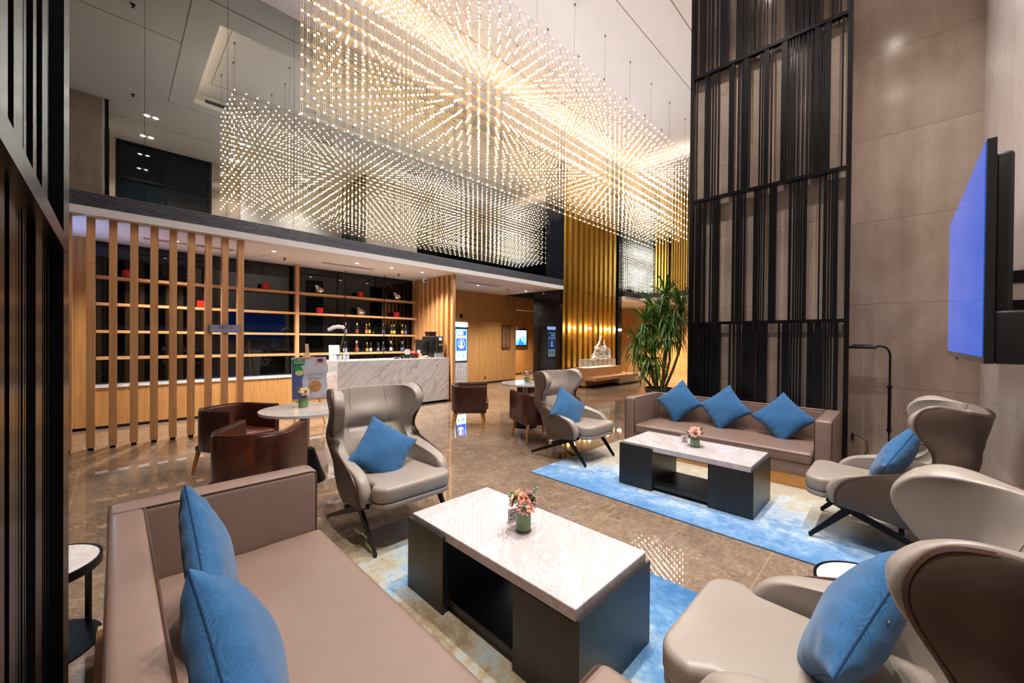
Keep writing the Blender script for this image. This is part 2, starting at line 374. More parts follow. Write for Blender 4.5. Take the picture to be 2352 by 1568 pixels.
# ---- wall behind the bar: wainscot, sill, black glass
wb = struct(link('wall_bar', None))
b = MB(); b.box(-0.22, 5.6, 9.28, 9.34, 0.66, SZ); b.build('glass_pane', BLACKGLASS, wb)
xs = -0.22; k = 0
while xs < 5.58:
    wd = [0.52, 0.44, 0.5, 0.38, 0.47][k % 5]; x1 = min(xs + wd, 5.6)
    MB().box(xs + 0.0012, x1 - 0.0012, 9.04, 9.06, 0.05, 0.66).build('wainscot_panel', OAK, wb); xs = x1; k += 1
MB().box(-0.22, 5.6, 9.06, 9.3, 0, 0.66).build('wainscot_core', DARKGAP, wb)
MB().box(-0.22, 5.6, 9.02, 9.29, 0.66, 0.70).build('sill', WHITEMARBLE, wb)
for x0, x1 in ((-1.3, -0.76), (-0.76, -0.22)): MB().box(x0 + .001, x1 - .001, 9.04, 9.3, 0.05, SZ).build('wood_panel', OAK, wb)
MB().box(-7, -1.3, 9.04, 9.3, 0, SZ).build('side_panel', OAK, wb)
# ---- panelled wood wall right of the bar, with the corridor opening
ww = struct(link('wall_wood', None))
xs = 5.7
for k, wd in enumerate((0.95, 0.9, 0.95, 0.98, 0.74)):
    MB().box(xs + .002, xs + wd - .002, 9.9, 9.98, 0.05, 2.10).build('wood_panel', OAK, ww)
    MB().box(xs + .002, xs + wd - .002, 9.9, 9.98, 2.106, SZ).build('wood_panel', OAK, ww); xs += wd
MB().box(5.7, 10.2, 9.93, 10.1, 0, SZ).build('panel_core', DARKGAP, ww)
MB().box(10.22, 18, 9.9, 10.1, 2.55, SZ).build('lintel', OAK_X, ww)
for k in range(9):
    x0 = 10.0 + k * 0.62; MB().box(x0 + .012, x0 + .608, 11.5, 11.58, 0.05, 3.0).build('wood_plank', OAK, ww)
MB().box(9.8, 18, 11.56, 11.7, 0, 3.1).build('plank_core', DARKGAP, ww)
MB().box(12.6, 18, 9.9, 9.98, 0, 2.55).build('side_wall', OAK, ww)
MB().box(8.63, 9.2, 9.894, 9.9, 0.16, 1.98).build('service_door', OAK, ww)
# ---- far end: mirror, gold fins, soffit and wood below
wf = struct(link('wall_far', None))
for k in range(2): MB().box(XF, XF + .02, 6.22 + k * .59 + .002, 6.81 + k * .59 - .002, 3.305, CZ).build('mirror_panel', MIRROR, wf)
MB().box(XF, XF + .1, -0.7, 6.2, 3.305, CZ).build('dark_wall', BLACKGLASS, wf)
MB().box(XF - .1, 18, -0.7, 7.3, SZ, SZ + 0.1).build('soffit_panel', PAINT2, wf)
for k in range(8): MB().box(XF - .085, XF - .03, -0.7, YM, 3.128 + k * .0215, 3.139 + k * .0215).build('louvre_slat', LOUVER, wf)
MB().box(XF, XF + .06, -0.7, YM, SZ + .1, 3.31).build('grille_backing', DARKGAP, wf)
for k in range(10): MB().box(XF - .05, XF, 5.25 + k * 0.088, 5.25 + k * 0.088 + .042, 3.31, CZ).build('gold_fin', GOLD, wf)
for k in range(8): MB().box(17.6, 17.7, -0.7 + k * 1.4 + .003, -0.7 + (k + 1) * 1.4 - .003, 0, 3.1).build('wood_panel', OAK, wf)
MB().box(17.68, 17.8, -0.7, 13, 0, 7).build('core', DARKGAP, wf)
# ---- stone wall beside the screen pillar, TV wall, window wall
PH = CZ / 7 * 1.0; PH = 0.975
def stone_face(parent, axis, at, a0, a1, widths, z1=CZ, m=STONE, depth=0.03, sign=1, name='stone_panel'):
    """panels on a plane; axis 'x' -> plane x=at spanning y a0..a1; sign = side the finished face looks to"""
    z = 0.0; row = 0; gp = 0.0013
    while z < z1 - 0.01:
        zz = min(z + PH, z1); a = a0; k = row % len(widths); gv = .0004
        while a < a1 - 0.01:
            w = widths[k % len(widths)]; aa = min(a + w, a1)
            if a1 - aa < 0.15: aa = a1
            lo, hi = (at, at + depth) if sign < 0 else (at - depth, at)
            if axis == 'x': MB().box(lo, hi, a + gv, aa - gv, z + gp, zz - gp).build(name, m, parent)
            else: MB().box(a + gv, aa - gv, lo, hi, z + gp, zz - gp).build(name, m, parent)
            a = aa; k += 1
        z = zz; row += 1
ws = struct(link('wall_stone', None))
stone_face(ws, 'x', 6.3, -0.62, 0.48, (0.62, 0.48), sign=-1)
MB().box(6.325, 6.5, -0.7, 0.5, 0, CZ).build('wall_core', DARKGAP, ws)
wt = struct(link('wall_right', None))
stone_face(wt, 'y', -0.59, 2.9, 6.3, (1.15, 1.15, 1.1), m=STONE_GLOSS, sign=1)
MB().box(2.9, 6.5, -0.8, -0.615, 0, CZ).build('wall_core', DARKGAP, wt)
def window(n, x0, x1, mull, trans, y=-0.62):
    w = struct(link('window_%d' % n, None)); f = 0.035
    xs = [x0] + mull + [x1]; zs = [0.05] + trans + [CZ - 0.02]
    for i in range(len(xs)): MB().box(xs[i] - f, xs[i] + f, y - .06, y + .03, 0, CZ).build('mullion', BLACKMETAL, w)
    for z in zs: MB().box(x0, x1, y - .05, y + .02, z - f, z + f).build('transom', BLACKMETAL, w)
    for i in range(len(xs) - 1):
        for j in range(len(zs) - 1): MB().box(xs[i] + f, xs[i + 1] - f, y - .03, y - .02, zs[j] + f, zs[j + 1] - f).build('pane', NIGHT, w)
window(1, 0.06, 2.1, [1.05], [3.0, 5.9]); window(2, 7.9, 14.5, [9.2, 10.5, 11.8, 13.1], [3.0, 5.9])
stone_face(struct(link('wall_window', None)), 'y', -0.60, 2.14, 2.9, (0.76,), sign=1)
MB().box(-7, 0.02, -.8, -.6, 0, CZ).build('wall_core', STONE, bpy.data.objects['wall_window'])
MB().box(6.3, 7.86, -.8, -.6, 0, CZ).build('wall_core', STONE, bpy.data.objects['wall_window'])
MB().box(-7.1, -7, -.8, 13, 0, CZ + .5).build('wall_left', STONE).__setitem__('kind', 'structure')
MB().box(-7, 18, 13, 13.1, 0, CZ).build('wall_back', STONE).__setitem__('kind', 'structure')
# ---- two stone pillars, one behind each metal screen
pr = struct(link('wall_pillar_right', None))
stone_face(pr, 'x', 5.87, 0.46, 2.16, (0.6, 0.55, 0.55), sign=-1)
stone_face(pr, 'y', 2.16, 5.9, 7.8, (0.7, 0.6, 0.6), sign=1)
stone_face(pr, 'y', 0.46, 5.87, 6.3, (0.43,), sign=-1)
MB().box(5.9, 7.8, .49, 2.13, 0, CZ).build('pillar_core', DARKGAP, pr)
pl = struct(link('wall_pillar_left', None))
stone_face(pl, 'x', -0.17, -0.5, 1.76, (0.8, 0.7, 0.76), m=STONE_GLOSS, sign=1)
stone_face(pl, 'y', 1.76, -2.2, -0.2, (0.7, 0.65, 0.65), sign=1)
MB().box(-2.2, -0.2, -.5, 1.73, 0, CZ).build('pillar_core', DARKGAP, pl)
# ================================================================== metal screens on the pillars
def screen(label, x, out, bands, post, zb, name='metal_screen'):
    """vertical flat bars in bands between horizontal rails, on a plane x = const; 'out' = side it faces"""
    s = thing(name, label, 'metal screen', (x, 0, 0))
    for y0, y1 in post: MB().box(-.03, .03, y0, y1, 0.02, CZ).build('post', GUNMETAL, s)
    ya, yb = post[0][1], post[1][0]
    for z in zb[1:-1]: MB().box(-.035, .035, ya, yb, z - .02, z + .02).build('rail', GUNMETAL, s)
    for k, bd in enumerate(bands):
        for y0, y1 in bd:
            d = .022 if y1 - y0 > .035 else .012
            MB().box(-d + out * .006, d * .6, y0, y1, zb[k] + .02, zb[k + 1] - .02).build('slat', GUNMETAL, s)
    return s
b2 = [(2.072, 2.086), (1.929, 1.972), (1.9, 1.92), (1.862, 1.881), (1.83, 1.844), (1.787, 1.806), (1.651, 1.669), (1.601, 1.642), (1.545, 1.562), (1.502, 1.519), (1.433, 1.493), (1.413, 1.425), (1.301, 1.317), (1.273, 1.289), (1.212, 1.26), (1.173, 1.189), (1.019, 1.08), (0.99, 1.004), (0.96, 0.975), (0.93, 0.945), (0.901, 0.916), (0.861, 0.872), (0.808, 0.83), (0.773, 0.794), (0.711, 0.755), (0.69, 0.704), (0.663, 0.677), (0.603, 0.657), (0.488, 0.505)]
b3 = [(2.024, 2.08), (2.002, 2.014), (1.972, 1.984), (1.945, 1.965), (1.878, 1.893), (1.839, 1.858), (1.811, 1.83), (1.765, 1.802), (1.583, 1.61), (1.513, 1.566), (1.487, 1.505), (1.453, 1.475), (1.311, 1.36), (1.288, 1.302), (1.267, 1.276), (1.237, 1.252), (1.111, 1.19), (0.959, 0.986), (0.925, 0.941), (0.9, 0.915), (0.878, 0.892), (0.851, 0.868), (0.807, 0.842), (0.68, 0.695), (0.62, 0.651), (0.594, 0.607), (0.567, 0.58), (0.52, 0.559)]
b4 = [(2.061, 2.097), (2.037, 2.049), (1.997, 2.025), (1.938, 1.985), (1.892, 1.927), (1.816, 1.88), (1.737, 1.804), (1.614, 1.635), (1.568, 1.587), (1.526, 1.543), (1.494, 1.515), (1.359, 1.474), (1.329, 1.345), (1.289, 1.319), (1.192, 1.278), (1.06, 1.083), (0.968, 1.037), (0.938, 0.953), (0.908, 0.923), (0.879, 0.894), (0.842, 0.865), (0.731, 0.788), (0.655, 0.72), (0.636, 0.646), (0.609, 0.625), (0.586, 0.599), (0.56, 0.573), (0.503, 0.542)]
b1 = [(2.09, 2.105), (1.977, 2.051), (1.924, 1.94), (1.873, 1.9), (1.817, 1.835), (1.685, 1.787), (1.512, 1.59), (1.478, 1.495), (1.45, 1.464), (1.383, 1.427), (1.318, 1.344), (1.266, 1.279), (1.175, 1.196), (1.144, 1.16), (0.999, 1.052), (0.94, 0.977), (0.917, 0.929), (0.868, 0.897), (0.811, 0.856), (0.755, 0.797), (0.707, 0.741), (0.68, 0.693), (0.577, 0.606), (0.547, 0.564), (0.512, 0.528)]
ZB = [0.0, 1.74, 3.46, 5.20, CZ]
screen('tall dark bronze bar screen on the stone pillar behind the sofa with three cushions', 5.80, -1, [b4, b3, b2, b1], [(0.41, 0.455), (2.112, 2.165)], ZB)
k_ = 1.25
lu = [(0.5, 0.56), (0.6, 0.625), (0.66, 0.67), (0.70, 0.76), (0.799, 0.858), (0.903, 0.916), (0.923, 0.949), (0.967, 0.999), (1.049, 1.061), (1.078, 1.156), (1.167, 1.187), (1.22, 1.237)]
ll = [(0.5, 0.52), (0.56, 0.60), (0.63, 0.65), (0.69, 0.74), (0.77, 0.814), (0.861, 0.877), (0.886, 0.897), (0.917, 0.931), (0.939, 0.947), (0.999, 1.081), (1.12, 1.132), (1.152, 1.162), (1.185, 1.199), (1.229, 1.251)]
lu = [(a * k_, c * k_) for a, c in lu]; ll = [(a * k_, c * k_) for a, c in ll]
screen('near dark bronze bar screen at the left edge beside the side table', -0.125, 1, [ll, lu, ll, lu], [(-0.1, -0.05), (1.275 * k_, 1.417 * k_)], ZB)

# ================================================================== chandelier
BEAD = glow('led_bead', (250, 249, 252), DOT_STRENGTH)
CABLE = plain('steel_cable', (120, 108, 96), 0.4, 0.8)
ch = thing('chandelier', 'huge brass lattice chandelier of LED beads hanging from the ceiling tray', 'chandelier', (0, 0, CZ))
CX0, CDX, CNX = 1.66, 0.1955, 50; CY0, CDY, CNY = 4.055, 0.2262, 7; CZ0, CDZ, CNZ = 4.32 - CZ, 0.185, 12
LIGHTSTOP = plain('bead_light_stop', (196, 168, 120), 0.35, 0.8)  # opaque bead tops, added to keep bead light off the ceiling tray
bm = bmesh.new(); bmesh.ops.create_icosphere(bm, subdivisions=1, radius=0.0138); bm.verts.index_update()
iv = [v.co.copy() for v in bm.verts]; jf = [tuple(v.index for v in f.verts) for f in bm.faces if f.normal.z <= 0.25]; jc = [tuple(v.index for v in f.verts) for f in bm.faces if f.normal.z > 0.25]; bm.free()
bead = MB().add(iv, jf).add(iv, jc, 1).mesh('light_bead', [BEAD, LIGHTSTOP])
rest = MB(); rods = MB(); cnt = 0
pts = [(CX0 + i * CDX, CY0 + j * CDY, CZ0 + k * CDZ) for i in range(CNX) for j in range(CNY) for k in range(CNZ)]
pts.sort(key=lambda p: p[0] ** 2 + p[1] ** 2 + (p[2] + CZ - 1.5) ** 2 - (2.0 if p[2] < CZ0 + 0.01 else 0) - (2.5 if p[1] > CY0 + 5.9 * CDY else 0))
for p in pts[:300]: link('light_bead', bead, ch, p)
for p in pts[300:]:
    vv_ = [(v.x + p[0], v.y + p[1], v.z + p[2]) for v in iv]; rest.add(vv_, jf); rest.add(vv_, jc, 1)
rest.build('light_beads', [BEAD, LIGHTSTOP], ch)['kind'] = 'stuff'
w = 0.0014; zt_ = CZ0 + (CNZ - 1) * CDZ; xe = CX0 + (CNX - 1) * CDX; ye = CY0 + (CNY - 1) * CDY
for i in range(CNX):
    for j in range(CNY):
        x, y = CX0 + i * CDX, CY0 + j * CDY
        for o in (-.012, .012): rods.box(x + o - w, x + o + w, y - w, y + w, CZ0, zt_)
for j in range(CNY):
    for k in range(CNZ):
        y, z = CY0 + j * CDY, CZ0 + k * CDZ
        for o in (-.012, .012): rods.box(CX0, xe, y - w, y + w, z + o - w, z + o + w)
for i in range(0, CNX, 5):
    for k in range(CNZ):
        x, z = CX0 + i * CDX, CZ0 + k * CDZ; rods.box(x - w, x + w, CY0, ye, z - w, z + w)
rods.build('brass_lattice', BRASS, ch)['kind'] = 'stuff'
for i in range(0, CNX, 5):
    for j in (0, 3, 6):
        x, y = CX0 + (i + (0.5 if j == 3 else 0)) * CDX, CY0 + j * CDY
        if x > xe: continue
        q = MB(); q.tube([(x, y, zt_), (x + .004, y, zt_ + .25), (x, y, 0.36)], 0.0022, 4); q.lathe([(.012, 0.325), (.012, 0.36)], 6, (x, y, 0)); q.build('suspension_cable', CABLE, ch)

# ================================================================== ceiling fittings
LENS = glow('downlight_lens', (255, 244, 230), 40.0)
FRAME = plain('downlight_frame', (200, 196, 190), 0.5)
def twin_downlight(x, y, label, watts=DOWN_W, z=CZ):
    d = thing('twin_downlight', label, 'downlight', (x, y, z), 0, 'twin downlights of the high ceiling')
    MB().box(-.17, .17, -.09, .09, -.006, 0).build('frame', FRAME, d)
    for s_ in (-.08, .08): MB().lathe([(.045, -.012), (.045, -.006)], 14, (s_, 0, 0)).build('lens', LENS, d)
    spot('lamp', (0, 0, -.03), watts, (1.0, 0.97, 0.94), 88, 0.7, d, 0.07)
twin_downlight(0.64, 1.53, 'twin downlight in the high ceiling above the near sofa, farther from the window')
twin_downlight(0.62, 0.13, 'twin downlight in the high ceiling close to the tall window')
twin_downlight(2.6, 1.53, 'twin downlight in the high ceiling above the gap between the two rugs')
twin_downlight(2.6, 0.13, 'twin downlight in the high ceiling between the two armchairs by the window wall')
twin_downlight(4.6, 1.53, 'twin downlight in the high ceiling above the far coffee table')
twin_downlight(4.6, 0.13, 'twin downlight in the high ceiling above the armchair under the television')
def sprinkler(x, y, z, label):
    d = thing('sprinkler', label, 'sprinkler', (x, y, z), 0, 'ceiling sprinklers')
    MB().lathe([(.035, -.008), (.035, 0)], 12).build('cover_plate', STEEL, d)
    q = MB(); q.lathe([(.008, -.05), (.012, -.02), (.012, -.008)], 8); q.lathe([(.022, -.054), (.022, -.05)], 10); q.build('nozzle', BLACKMETAL, d)
sprinkler(0.21, 5.8, CZ, 'sprinkler on the high ceiling left of the lit tray, nearer the mirror')
sprinkler(0.29, 2.46, CZ, 'sprinkler on the high ceiling left of the lit tray, nearer the window')
sprinkler(2.31, 8.46, SZ, 'sprinkler under the bar soffit between the smoke detector and the air grille')
sprinkler(4.75, 8.5, SZ, 'sprinkler under the bar soffit beside the security camera')
sprinkler(8.4, 8.5, SZ, 'sprinkler under the soffit in front of the wood panelled wall')
BARLENS = glow('bar_lens', (255, 244, 230), 9.0)
def downlight(x, y, label, watts=BAR_W, tgt=None):
    d = thing('downlight', label, 'downlight', (x, y, SZ), 0, 'small round downlights of the bar soffit')
    MB().lathe([(.045, -.004), (.045, 0)], 20).build('trim_ring', WHITE, d); MB().lathe([(.03, -.006), (.03, -.004)], 18).build('lens', BARLENS, d)
    spot('lamp', (0, 0, -.03), watts, (1.0, 0.96, 0.91), 120, 0.8, d, 0.04)
downlight(3.49, 7.93, 'small round downlight over the left end of the bar counter')
downlight(4.25, 7.9, 'small round downlight over the middle of the bar counter')
downlight(5.0, 7.88, 'small round downlight over the coffee machine')
downlight(9.17, 8.46, 'small round downlight in front of the corridor opening')
downlight(7.3, 8.6, 'small round downlight in front of the phone charging kiosk')
downlight(0.7, 8.3, 'small round downlight behind the vertical wood slats')
downlight(2.0, 7.95, 'small round downlight above the easel')
spot('corridor_lamp', (10.8, 10.7, 2.9), 380, (1, .82, .6), 120, .8, None, .06)
spot('far_lobby_fill', (15.6, 7.0, 2.95), 600, (1, .82, .62), 130, .8, None, .06)  # added spot without a fitting, brightens the far wood panels
sd = thing('smoke_detector', 'round white smoke detector under the bar soffit', 'smoke detector', (2.01, 8.5, SZ)); MB().lathe([(.03, -.045), (.06, -.035), (.07, -.01), (.07, 0)], 20).build('housing', WHITE, sd, True)
def ac_grille(x0, x1, y, label):
    d = thing('air_grille', label, 'vent', ((x0 + x1) / 2, y, SZ)); h = (x1 - x0) / 2
    MB().box(-h, h, -.07, .07, -.008, 0).build('frame', PAINT2, d)
    for k in range(4): MB().box(-h + .02, h - .02, -.055 + k * .03, -.04 + k * .03, -.012, -.008).build('slot', GREYPLASTIC, d)
ac_grille(2.95, 4.07, 8.37, 'long air grille in the soffit above the bar counter')
ac_grille(6.6, 7.9, 8.3, 'long air grille in the soffit before the wood panelled wall')
ac_grille(0.3, 1.5, 8.4, 'long air grille in the soffit behind the wood slats')
sc = thing('security_camera', 'white dome security camera under the soffit by the wood slats', 'camera', (5.45, 8.45, SZ))
MB().lathe([(.02, -.13), (.05, -.12), (.065, -.09), (.065, -.05), (.055, -.04), (.055, 0)], 18).build('housing', WHITE, sc, True)
MB().ico((-.02, -.05, -.095), .03, 2).build('lens', BLACKPLASTIC, sc, True)

# ================================================================== bar: slat screen, divider, shelves, counter
ss = thing('slat_screen', 'row of ten tall oak posts in front of the bar shelves', 'slat screen', (0, 7.5, 0))
for k in range(10):
    x = -0.416 + k * 0.2032
    MB().box(x - .04, x + .04, -.06, .06, .035, SZ).build('post', OAK_SLAT, ss); MB().box(x - .028, x + .028, -.04, .04, 0, .035).build('foot', BLACKMETAL, ss)
dv = thing('slat_divider', 'oak slatted partition at the right end of the bar counter', 'partition', (5.66, 0, 0))
for k in range(9):
    y = 7.56 + k * 0.205
    MB().box(-.035, .035, y - .03, y + .045, 0, SZ).build('slat', OAK_SLAT, dv)
MB().box(.03, .06, 7.55, 9.28, 0, SZ).build('backing', OAK, dv)
sg = thing('wall_sign', 'small clear plaque with red characters on the oak posts', 'sign', (1.21, 7.42, 1.617))
SIGNG = plain('plaque_tint', (150, 152, 190), 0.12, var=0.02)
MB().box(-.19, .19, -.004, .002, -.055, .055).build('plate', SIGNG, sg)
b = MB(); b.box(-.2, .2, -.008, .012, .052, .06); b.box(-.2, .2, -.008, .012, -.06, -.052); b.box(-.2, -.192, -.008, .012, -.052, .052); b.box(.192, .2, -.008, .012, -.052, .052); b.build('frame', STEEL, sg)
REDTXT = plain('red_lettering', (170, 60, 66), 0.6)
text('方帆小站', .04, REDTXT, sg, (0, -.006, .015), sx=1.25)
sh = thing('shelf_unit', 'oak bar shelving of four long boards in front of black glass', 'shelving', (0, 9.1, 0))
MB().box(2.68, 2.75, -.056, .02, .70, SZ).build('upright', OAK_SLAT, sh)
for x in (3.72, 4.67): MB().box(x - .008, x + .008, -.056, -.04, .70, SZ).build('thin_upright', BLACKMETAL, sh)
SHZ = (2.45, 2.02, 1.58, 1.15)
for z in SHZ:
    for x0, x1 in ((-.2, 2.68), (2.76, 3.711), (3.729, 4.661), (4.679, 5.58)): MB().box(x0, x1, -.05, .17, z - .045, z).build('shelf_board', OAK_X, sh)
b = MB(); b.rbox(3.0, 5.62, 7.65, 8.25, .05, 1.04, .004, 1)
bc = thing('bar_counter', 'white veined marble bar counter in front of the bottle shelves', 'counter')
b.build('marble_body', WHITEMARBLE, bc)
MB().box(3.05, 5.6, 7.70, 8.22, 0, .05).build('recessed_plinth', BLACKMETAL, bc)
# red jars and silver bowls
def red_jar(x, z, label):
    d = thing('red_jar', label, 'jar', (x, 9.14, z), 0, 'red jars on the bar shelves')
    MB().lathe([(.05, 0), (.072, .02), (.076, .06), (.07, .1), (.074, .115), (.074, .125), (.06, .125)], 24).build('body', REDCER, d, True)
    MB().lathe([(.058, .1), (.058, .118)], 20).build('mouth', DARKGAP, d)
red_jar(2.15, 2.45, 'red jar on the top shelf left of the wide oak upright'); red_jar(4.11, 2.45, 'red jar on the top shelf between two tilted silver bowls')
red_jar(3.19, 2.02, 'red jar on the second shelf right of the wide oak upright'); red_jar(5.05, 2.02, 'red jar on the second shelf at the far right')
red_jar(0.16, 2.45, 'red jar on the top shelf half hidden by the oak posts'); red_jar(1.13, 2.02, 'red jar on the second shelf half hidden by the oak posts')
def bowl(x, z, label):
    d = thing('silver_bowl', label, 'bowl', (x, 9.14, z), 0, 'tilted silver bowls on the bar shelves')
    q = MB(); n = 28; prof = [(.03, .0), (.07, .02), (.1, .07), (.112, .13)]
    vs, fs = [], []
    for inner in (0, 1):
        for r, h in prof:
            for k in range(n):
                a = 2 * PI * k / n; rr = r - (.008 if inner else 0); hh = h * (1.0 + 0.5 * (h / .13) * math.cos(a - PI)) if h > .03 else h
                rip = 1 + .02 * math.cos(a * 14) * (0 if inner else 1); vs.append((rr * rip * math.cos(a), rr * rip * math.sin(a), hh + (.006 if inner else 0)))
    L = len(prof)
    for s_ in (0, 1):
        for i in range(L - 1):
            for k in range(n):
                o = s_ * L * n; qd = (o + i * n + k, o + i * n + (k + 1) % n, o + (i + 1) * n + (k + 1) % n, o + (i + 1) * n + k); fs.append(qd if not s_ else qd[::-1])
    for k in range(n): a0 = (L - 1) * n; fs.append((a0 + k, a0 + (k + 1) % n, a0 + L * n + (k + 1) % n, a0 + L * n + k))
    fs.append(tuple(range(n))[::-1]); fs.append(tuple(L * n + k for k in range(n)))
    q.add(vs, fs); q.build('body', CHROME, d, True, angle=60)
bowl(3.18, 2.45, 'tilted ribbed silver bowl on the top shelf beside the wide upright'); bowl(5.06, 2.45, 'tilted ribbed silver bowl on the top shelf at the far right'); bowl(4.12, 2.02, 'tilted ribbed silver bowl on the second shelf')
# bottles
BG = [plain('bottle_brown', (52, 28, 14), 0.08), plain('bottle_dark', (20, 16, 14), 0.08), plain('bottle_amber', (96, 50, 16), 0.08), plain('bottle_green', (20, 34, 22), 0.08)]
def pl_(n, c): return plain('label_' + n, c, 0.6)
LC = {'white': pl_('white', (214, 206, 196)), 'red': pl_('red', (150, 40, 36)), 'gold': pl_('gold', (176, 134, 52)), 'blue': pl_('blue', (60, 130, 190)), 'orange': pl_('orange', (182, 104, 40)), 'yellow': pl_('yellow', (196, 172, 60)), 'violet': pl_('violet', (120, 112, 160))}
bmesh_cache = {}
def bottle(x, z, y, h, gi, lab, cap, label, row):
    d = thing('bottle', label, 'bottle', (x, y, z), 0, row)
    key = (h, gi)
    if key not in bmesh_cache: bmesh_cache[key] = MB().lathe([(.028, 0), (.031, .01), (.031, h * .5), (.026, h * .6), (.012, h * .74), (.011, h * .93), (.013, h * .94), (.013, h * .955)], 14).mesh('glass_body', BG[gi], True)
    link('glass_body', bmesh_cache[key], d)
    MB().lathe([(.0318, h * .1), (.0318, h * .4)], 14).build('label_band', LC[lab], d, True); MB().lathe([(.0145, h * .8), (.0125, h * .92)], 12).build('neck_wrap', LC[cap], d, True)
    MB().lathe([(.015, h * .94), (.015, h), (.01, h * 1.01)], 12).build('cap', LC[cap], d, True)
up = [(3.76, 'violet', 'white', 'beside the thin upright'), (4.03, 'red', 'white', 'with a red label and white neck'), (4.26, 'orange', 'gold', 'with an orange label'), (4.335, 'gold', 'gold', 'with a gold label beside the orange one'), (4.70, 'violet', 'white', 'right of the second thin upright'), (4.92, 'gold', 'gold', 'taller of the yellow pair'), (4.99, 'yellow', 'yellow', 'shorter of the yellow pair'), (5.215, 'yellow', 'yellow', 'yellow labelled beside a blue bottle'), (5.31, 'violet', 'blue', 'blue necked at the far right')]
for x, l, c_, tx in up: bottle(x, 1.58, 9.13, .25 + .01 * (int(x * 100) % 3), int(x * 100) % 4, l, c_, 'small bottle on the third shelf, ' + tx, 'bottles on the third bar shelf')
lo = [(3.73, 'white', 'blue', 9.11, 'pale label beside the thin upright'), (3.80, 'blue', 'orange', 9.2, 'blue label behind the leftmost one'), (4.01, 'red', 'white', 9.11, 'red and white label'), (4.07, 'blue', 'gold', 9.2, 'gold neck behind the red label one'), (4.27, 'gold', 'gold', 9.11, 'yellow label in the middle'), (4.38, 'white', 'red', 9.15, 'brown with a round white label'), (4.60, 'violet', 'blue', 9.2, 'dim one left of the second thin upright'), (4.69, 'blue', 'white', 9.11, 'sky blue label right of the second thin upright'), (4.89, 'white', 'white', 9.11, 'white label of the right pair'), (4.95, 'white', 'gold', 9.2, 'taller behind the white labelled one'), (5.2, 'blue', 'blue', 9.11, 'bright blue label at the right end'), (5.27, 'violet', 'white', 9.19, 'dark glass at the far right end')]
for x, l, c_, y, tx in lo: bottle(x, 1.15, y, .23 + .02 * (int(x * 100) % 3), (int(x * 100) + 1) % 4, l, c_, 'small bottle on the lowest shelf, ' + tx, 'bottles on the lowest bar shelf')
# things on the counter
CT = 1.04
cm = thing('coffee_machine', 'black and silver coffee machine with bean hopper on the bar counter', 'coffee machine', (5.32, 7.98, CT))
q = MB(); q.rbox(-.3, -.1, -.12, .2, .1, .42, .01, 2); q.build('water_tank', BLACKPLASTIC, cm, True)
q = MB(); q.rbox(-.12, .06, -.17, .2, .02, .5, .02, 2); q.build('body', BLACKPLASTIC, cm, True)
q = MB(); q.grid(lambda u, v: (.0 + .05 * u, -.19 - .02 * math.sin(v * PI), .06 + .43 * v), 3, 8); q.box(-.02, .07, -.185, -.16, .05, .5); q.build('silver_front_panel', STEEL, cm, True)
q = MB(); q.rbox(.07, .2, -.2, .1, .14, .5, .015, 2); q.build('dispenser', BLACKPLASTIC, cm, True)
MB().box(.1, .17, -.206, -.2, .41, .47).build('display', glow('machine_display', (120, 200, 255), 2.0), cm)
q = MB(); q.lathe([(.012, 0), (.012, .05)], 10, (.11, -.215, .28)); q.lathe([(.012, 0), (.012, .05)], 10, (.16, -.215, .28)); q.build('spouts', GREYPLASTIC, cm)
q = MB(); q.box(.2, .23, -.2, .1, .08, .5); q.box(.0, .26, -.24, -.1, .11, .13); q.build('silver_side', STEEL, cm)
MB().box(-.02, .22, -.23, .12, 0, .11).build('drip_tray', GREYPLASTIC, cm)
MB().prism([(-.1, -.09), (.09, -.09), (.09, .1), (-.1, .1)], .505, .52).build('hopper_neck', BLACKPLASTIC, cm)
q = MB(); q.add([(-.09, -.08, .52), (.08, -.08, .52), (.08, .09, .52), (-.09, .09, .52), (-.11, -.1, .61), (.1, -.1, .61), (.1, .11, .61), (-.11, .11, .61)], [(0, 3, 2, 1), (4, 5, 6, 7), (0, 1, 5, 4), (1, 2, 6, 5), (2, 3, 7, 6), (3, 0, 4, 7)]); q.build('bean_hopper', plain('smoked_hopper', (60, 38, 32), 0.2), cm)
cup = MB().lathe([(.03, 0), (.036, .05), (.04, .09), (.036, .09), (.03, .02)], 16).mesh('cup_body', BLACKPLASTIC, True)
for k in range(5):
    d = thing('black_cup', ['leftmost black cup of the row on the bar counter', 'second black cup from the left on the bar counter', 'middle black cup of the five on the bar counter', 'second black cup from the coffee machine on the counter', 'black cup nearest the coffee machine in the counter row'][k], 'cup', (4.46 + k * .088, 7.8, CT), 0, 'row of black cups'); link('cup_body', cup, d)
d = thing('ashtray', 'low dark glass dish left of the black cups', 'dish', (4.33, 7.8, CT)); MB().lathe([(.06, 0), (.075, .04), (.068, .04), (.055, .01)], 18).build('dish_body', plain('smoked_dish', (60, 60, 62), 0.1), d, True)
d = thing('napkin_stand', 'white folded napkins in a holder behind the black cups', 'napkins', (4.68, 7.95, CT)); MB().box(-.05, .05, -.03, .03, 0, .05).build('holder', BLACKPLASTIC, d)
for k in range(4): MB().bar((-.04 + k * .026, 0, .04), (-.052 + k * .034, 0, .2), .03, .008, (0, 1, 0)).build('napkin', WHITEPAPER, d)
d = thing('red_box', 'small red box of sachets beside the coffee machine', 'box', (4.87, 7.93, CT)); MB().box(-.07, .07, -.04, .04, .0, .12).build('carton', REDCER, d); MB().prism([(.07, -.04), (.12, -.02), (.07, .04)], .05, .18).build('sachet', WHITEPAPER, d)
